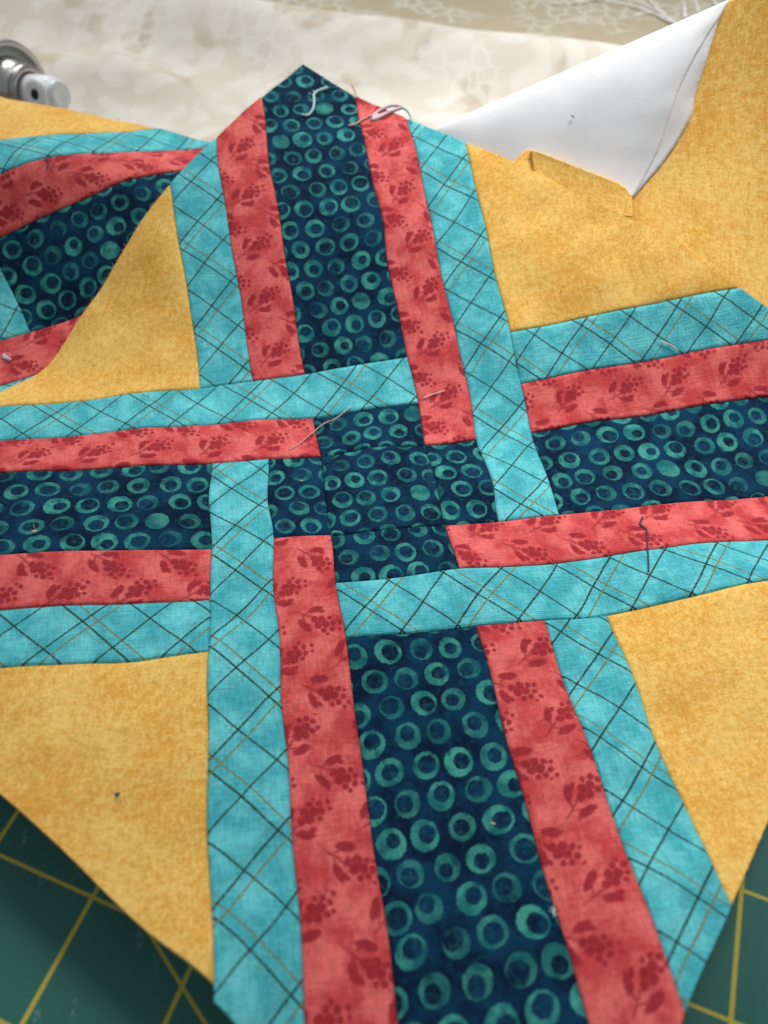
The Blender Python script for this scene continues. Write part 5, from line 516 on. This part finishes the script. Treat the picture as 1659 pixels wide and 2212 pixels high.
# ------------------------------------------------------------------ fabrics in the background
def drape(name, x0, x1, y0, y1, hf, mat, label, nx=200, ny=120, dirv=(1, 0), org=(0, 0), parent=None):
    d = Vector(dirv).normalized(); e = Vector((-d.y, d.x))
    xs = np.linspace(x0, x1, nx); ys = np.linspace(y0, y1, ny); Xg, Yg = np.meshgrid(xs, ys, indexing='ij')
    Zg = hf(Xg, Yg); WX = org[0] + Xg * d.x + Yg * e.x; WY = org[1] + Xg * d.y + Yg * e.y
    T = np.stack([WX, WY, Zg], -1); V = np.concatenate([T.reshape(-1, 3), (T - [0, 0, .05]).reshape(-1, 3)]); K = nx * ny; F = []
    for i in range(nx - 1):
        for j in range(ny - 1):
            f = (i * ny + j, (i + 1) * ny + j, (i + 1) * ny + j + 1, i * ny + j + 1); F.append(f); F.append(tuple(K + q_ for q_ in f)[::-1])
    rim = [i * ny for i in range(nx)] + [(nx - 1) * ny + j for j in range(1, ny)] + [i * ny + ny - 1 for i in range(nx - 2, -1, -1)] + [j for j in range(ny - 2, 0, -1)]
    for k in range(len(rim)): a_, b_ = rim[k], rim[(k + 1) % len(rim)]; F.append((a_, a_ + K, b_ + K, b_))
    uv = np.stack([Xg, Yg], -1).reshape(-1, 2); uv = np.concatenate([uv, uv])
    return mesh(name, V, F, mat, parent, uv)
def cream_h(x, y):
    # y<0 towards the camera, ridge at y=0; a soft fold runs along it
    z = 1.15 * np.exp(-(np.minimum(y, 0) / 1.9)**2) * (1 - np.clip(y / .9, 0, 1)**2 * .9)
    z = z + .30 * np.exp(-((y + 4.2 + .25 * np.sin(x * .35)) / 1.0)**2) * (1 + .3 * np.sin(x * .5)) + .14 * np.exp(-((y + 6.8 - .12 * x) / .8)**2)
    z = z + .10 * np.sin(x * .8 + y * .5) * np.sin(y * .9 - x * .2) + .05 * np.sin(x * 1.9 + 1.1 * y) * np.sin(y * 1.7)
    return z - .15
RD = (6.5, -3.2)
cr_o = drape('cream_fabric', -22, 16, -12, 1.0, cream_h, M['cream'], '', 220, 110, RD, (2.75, 17.36))
tag(cr_o, 'cream floral fabric lying in soft blurred folds behind the pointed navy tip', 'fabric')
tan_root = empty('tan_fabric', (8, 22, .5), 'tan fabric with white lacy frond print at the top right edge', 'fabric')
def tan_h(x, y): return .55 + .02 * np.sin(x) * np.sin(y)
drape('printed_cloth', -24, 22, .6, 18, tan_h, M['tan'], '', 60, 40, RD, (2.75, 17.36), tan_root)
FR = [(0.06, [(10.145, 18.999, 0.6), (10.904, 18.662, 0.6), (11.513, 17.955, 0.6), (11.918, 16.919, 0.6)]), (0.05, [(10.886, 17.575, 0.6), (11.368, 17.78, 0.6), (11.745, 17.541, 0.6), (11.934, 16.843, 0.6)]), (0.05, [(11.021, 19.214, 0.6), (11.561, 18.499, 0.6), (11.831, 17.76, 0.6), (11.949, 16.767, 0.6)]), (0.05, [(13.015, 18.839, 0.6), (12.793, 18.065, 0.6), (12.446, 17.149, 0.6)]), (0.045, [(13.418, 18.829, 0.6), (13.283, 18.28, 0.6), (13.044, 17.528, 0.6)]), (0.045, [(11.841, 19.029, 0.6), (11.866, 18.381, 0.6), (11.855, 17.225, 0.6)]), (0.035, [(8.217, 19.446, 0.6), (8.678, 18.865, 0.6), (9.46, 18.845, 0.6), (10.364, 19.175, 0.6)]), (0.05, [(13.963, 18.843, 0.6), (13.932, 18.399, 0.6), (13.839, 17.893, 0.6)])]
def ribbon(name, pts, w, mat, parent):
    P = resample(np.array(pts)[:, None, :].repeat(2, 1), 30, 2)[:, 0]; d = np.gradient(P, axis=0); n_ = np.stack([-d[:, 1], d[:, 0], 0 * d[:, 0]], -1); n_ /= np.linalg.norm(n_, axis=-1, keepdims=True)
    t = np.linspace(0, 1, 30); ww = w * (.35 + .65 * t) * (1 + .2 * np.sin(t * 23))
    Lf, Rt = P - n_ * ww[:, None], P + n_ * ww[:, None]; V = np.concatenate([Lf, Rt]); F = [(i, 30 + i, 31 + i, i + 1) for i in range(29)]
    return mesh(name, V, F, mat, parent)
fr_m = simple('pale_frond_ink', (.74, .72, .66), .85, sc=300)
for k, (w, pts) in enumerate(FR): ribbon('printed_frond', [(x_, y_, z_ + .008 * k) for x_, y_, z_ in pts], w * 1.15, fr_m, tan_root)

# ------------------------------------------------------------------ spray can
CC = Vector((-7.92, 13.9, 1.15))
CC = Vector((-7.664, 14.276, 0.742))
ax = Vector((0.80, -0.50, 0.12)).normalized()
up = (Vector((0, 0, 1)) - ax * ax.z).normalized(); sd = ax.cross(up)
def lathe(name, prof, mat, parent, c=CC, a=ax, seg=64):
    u_ = (Vector((0, 0, 1)) - a * a.z).normalized() if abs(a.z) < .95 else (Vector((1, 0, 0)) - a * a.x).normalized(); s_ = a.cross(u_)
    V, F = [], []
    for (h, r) in prof:
        for k in range(seg):
            t = 2 * math.pi * k / seg; V.append(tuple(c + a * h + (u_ * math.cos(t) + s_ * math.sin(t)) * r))
    for i in range(len(prof) - 1):
        for k in range(seg):
            k2 = (k + 1) % seg; F.append((i * seg + k, i * seg + k2, (i + 1) * seg + k2, (i + 1) * seg + k))
    if prof[0][1] > .001: F.append(tuple(range(seg))[::-1])
    if prof[-1][1] > .001: F.append(tuple((len(prof) - 1) * seg + k for k in range(seg)))
    return mesh(name, V, F, mat, parent)
can = empty('spray_can', tuple(CC), 'grey metal spray can lying on its side with a white nozzle at the upper left', 'spray can')
def arc(h0, r0, rad, a0, a1, n=10): return [(h0 + rad * math.sin(math.radians(a0 + (a1 - a0) * k / n)), r0 + rad * math.cos(math.radians(a0 + (a1 - a0) * k / n))) for k in range(n + 1)]
CRAD = 1.20
lathe('can_body', [(-7.2, CRAD * .9), (-7.1, CRAD * .97), (-7.0, CRAD * .97), (-.25, CRAD * .97), (-.12, CRAD * .93)], M['paint'], can)
lathe('top_rim', arc(-.08, CRAD * .95, .085, -90, 180, 14) + [(-.25, CRAD * .88), (-.44, CRAD * .88)], M['metal'], can)
lathe('domed_top', [(-.42, CRAD * .88), (-.44, CRAD * .82), (-.16, CRAD * .74), (.14, CRAD * .62), (.34, CRAD * .54), (.40, .50)], M['metal'], can)
vc = lathe('valve_cup', [(.30, .62)] + arc(.45, .58, .11, -20, 190, 14) + [(.36, .46), (.34, .20), (.45, .18)], M['cup'], can)
nz = lathe('nozzle', [(.40, .36), (.44, .46), (1.12, .46), (1.28, .42), (1.36, .33), (1.40, .02)], M['plastic'], can)
fa = Vector((0.10, -0.92, 0.38)); fa = (fa - ax * fa.dot(ax)).normalized()
lathe('nozzle_face', [(.16, .40), (.46, .39), (.52, .36), (.54, .22), (.50, .13), (.46, .11)], M['plastic'], nz, CC + ax * 1.10, fa, 48)
lathe('orifice', [(.40, .118), (.505, .118), (.505, .01)], M['hole'], nz, CC + ax * 1.10, fa, 32)
lathe('finger_pad', [(1.25, .28), (1.32, .36), (1.52, .37), (1.60, .31), (1.57, .2), (1.52, .02)], M['cap'], nz, CC + fa * .06, ax, 48)

# ------------------------------------------------------------------ loose threads and lint
def tube(name, pts, r, mat, label, cat, fuzz=0, parent=None):
    pts = np.array(pts, float); n = max(8, 9 * (len(pts) - 1))
    P = resample(pts[:, None, :].repeat(2, 1), n, 2)[:, 0]
    V, F = [], []; seg = 7
    def add_tube(P, r0, r1, tw=0):
        b0 = len(V); m_ = len(P); d = np.gradient(P, axis=0)
        for i in range(m_):
            t = Vector(d[i]).normalized(); a_ = t.orthogonal().normalized() if i == 0 else add_tube.a
            a_ = (a_ - t * a_.dot(t)).normalized(); add_tube.a = a_; b_ = t.cross(a_)
            rr_ = (r0 + (r1 - r0) * i / (m_ - 1)) * (1 + .18 * math.sin(i * 2.3))
            for k in range(seg):
                g_ = 2 * math.pi * k / seg; V.append(tuple(Vector(P[i]) + (a_ * math.cos(g_) + b_ * math.sin(g_)) * rr_))
        for i in range(m_ - 1):
            for k in range(seg):
                k2 = (k + 1) % seg; F.append((b0 + i * seg + k, b0 + i * seg + k2, b0 + (i + 1) * seg + k2, b0 + (i + 1) * seg + k))
        F.append(tuple(b0 + k for k in range(seg))[::-1]); F.append(tuple(b0 + (m_ - 1) * seg + k for k in range(seg)))
    add_tube(P, r, r * .75)
    rg = random.Random(len(name) + len(pts))
    for _ in range(fuzz):
        i = rg.randrange(n); v = Vector((rg.uniform(-1, 1), rg.uniform(-1, 1), rg.uniform(0, .5))).normalized() * rg.uniform(.05, .14)
        Q = np.array([P[i], P[i] + np.array(v) * .5 + [0, 0, .01], P[i] + np.array(v)]); add_tube(Q, r * .25, r * .1)
    off_ = P[0]
    o = mesh(name, (np.array(V) - off_).tolist(), F, mat); o.location = Vector(off_) * S
    return tag(o, label, cat, 'loose threads on the quilt blocks' if cat == 'thread' else 'specks of lint on the fabric')
TW, TP, TT, TD, TB = (thread_mat('pale_green_thread', (.42, .62, .58)), thread_mat('pink_thread', (.66, .36, .36)), thread_mat('teal_thread', (.16, .50, .52)),
                      thread_mat('dark_blue_thread', (.012, .05, .085)), thread_mat('beige_pink_thread', (.62, .46, .42)))
TWh, TR, TC = thread_mat('white_thread', (.70, .56, .60)), thread_mat('red_thread', (.45, .05, .06)), thread_mat('cream_lint', (.70, .55, .38))
G_ = THREADS
tube('loose_thread', G_['curl'], .030, TW, 'pale curly thread lying on the navy tip of the top arm', 'thread', 6)
tube('loose_thread', G_['tail'], .024, TP, 'pink thread end crossing from navy onto the red strip near the top', 'thread', 3)
tube('loose_thread', G_['knot'], .036, TWh, 'tangled pinkish white thread looped at the top of the red strip', 'thread', 10)
tube('loose_thread', G_['tealend'], .022, TT, 'thin teal thread hanging from the tangle onto the turquoise strip', 'thread', 2)
tube('loose_thread', G_['sprout'], .020, TP, 'short pink thread sticking up beside the navy tip', 'thread', 3)
tube('loose_thread', G_['long'], .011, TB, 'long thin beige thread over the red strip left of the centre', 'thread', 5)
tube('loose_thread', G_['bit'], .013, TWh, 'short white thread on the red strip right above the navy centre', 'thread', 2)
tube('loose_thread', G_['bit2'], .015, TWh, 'short white thread on the turquoise strip of the right arm', 'thread', 2)
tube('loose_thread', G_['dark'], .014, TD, 'dark blue thread hanging over red and turquoise strips of the right arm', 'thread', 4)
tube('loose_thread', G_['fray'], .012, TR, 'tiny frayed red thread at the seam left of the lower turquoise strip', 'thread', 4)
tube('loose_thread', G_['dark2'], .013, TD, 'short dark thread on the red strip of the second block', 'thread', 2)
tube('lint_speck', G_['speckcream'], .022, TC, 'cream speck of lint on the navy strip of the left arm', 'lint', 2)
tube('lint_speck', G_['specktan'], .012, TC, 'tan speck on the navy piece left of the centre', 'lint', 1)
tube('lint_speck', G_['specktan2'], .010, TC, 'tan speck on a ring of the bottom navy strip', 'lint', 1)
tube('lint_speck', G_['lint'], .018, TW, 'white fluff at the seam between bottom navy and right red strip', 'lint', 6)
tube('lint_speck', G_['speckdark'], .022, TD, 'dark teal speck on the lower left orange triangle', 'lint', 1)
tube('lint_speck', G_['speckorange'], .008, TD, 'tiny dark speck on the upper right orange triangle', 'lint', 0)
tube('lint_speck', G_['lint2'], .045, TWh, 'white tuft of lint on the lower red strip of the second block', 'lint', 8)
tube('lint_speck', [(4.673, 6.083, 3.148), (4.712, 6.04, 3.121)], .013, TD, 'small grey speck in the middle of the white turned corner', 'lint', 0)

# fine fibres fraying from the raw edges of the big block
def fringe(name, cl, parent, segs, mats_, n, seed):
    rg = random.Random(seed); per = {}
    for _ in range(n):
        s_, e_, = segs[rg.randrange(len(segs))]; t = rg.random(); ab = np.array([s_[0] + (e_[0] - s_[0]) * t, s_[1] + (e_[1] - s_[1]) * t])
        P = cl.pos(ab); out = cl.pos(ab * 1.01) - P; out /= np.linalg.norm(out) + 1e-9
        Ln = rg.uniform(.012, .04) * (2.5 if rg.random() < .05 else 1); d = out + np.array([rg.uniform(-.8, .8), rg.uniform(-.8, .8), rg.uniform(-.2, .6)]); d /= np.linalg.norm(d)
        m_ = abs(ab[0]) if abs(ab[0]) < abs(ab[1]) else abs(ab[1]); key = 'navy' if m_ < 1 else 'red' if m_ < 2 else 'teal' if m_ < 3 else 'orange'
        V, F = per.setdefault(key, ([], [])); b0 = len(V); w_ = .004; p0, p1, p2 = P, P + d * Ln * .5, P + d * Ln + np.array([0, 0, rg.uniform(-.03, .03)])
        for q_, ww in ((p0, w_), (p1, w_ * .8), (p2, w_ * .3)):
            for k in range(3):
                g_ = 2.094 * k; V.append((q_[0] + ww * math.cos(g_), q_[1] + ww * math.sin(g_) * .7, q_[2] + ww * math.sin(g_)))
        for r_ in (0, 3):
            for k in range(3): k2 = (k + 1) % 3; F.append((b0 + r_ + k, b0 + r_ + k2, b0 + r_ + 3 + k2, b0 + r_ + 3 + k))
    for key, (V, F) in per.items():
        o = mesh(name, V, F, mats_[key], parent); o['kind'] = 'stuff'
pl = dict(navy=thread_mat('navy_fibre', (.01, .05, .08)), red=TR, teal=TT, orange=thread_mat('orange_fibre', (.75, .42, .1)))
fringe('frayed_fibres', A, blk, [((0, LL), (-LL + 1, 1)), ((0, LL), (LL - .5, .5)), ((LL - 1, -1), (1, -LL + 1))], pl, 1100, 5)
fringe('frayed_fibres', B, blk2, [((LL - 1, 1), (2, LL - 2))], pl, 250, 6)
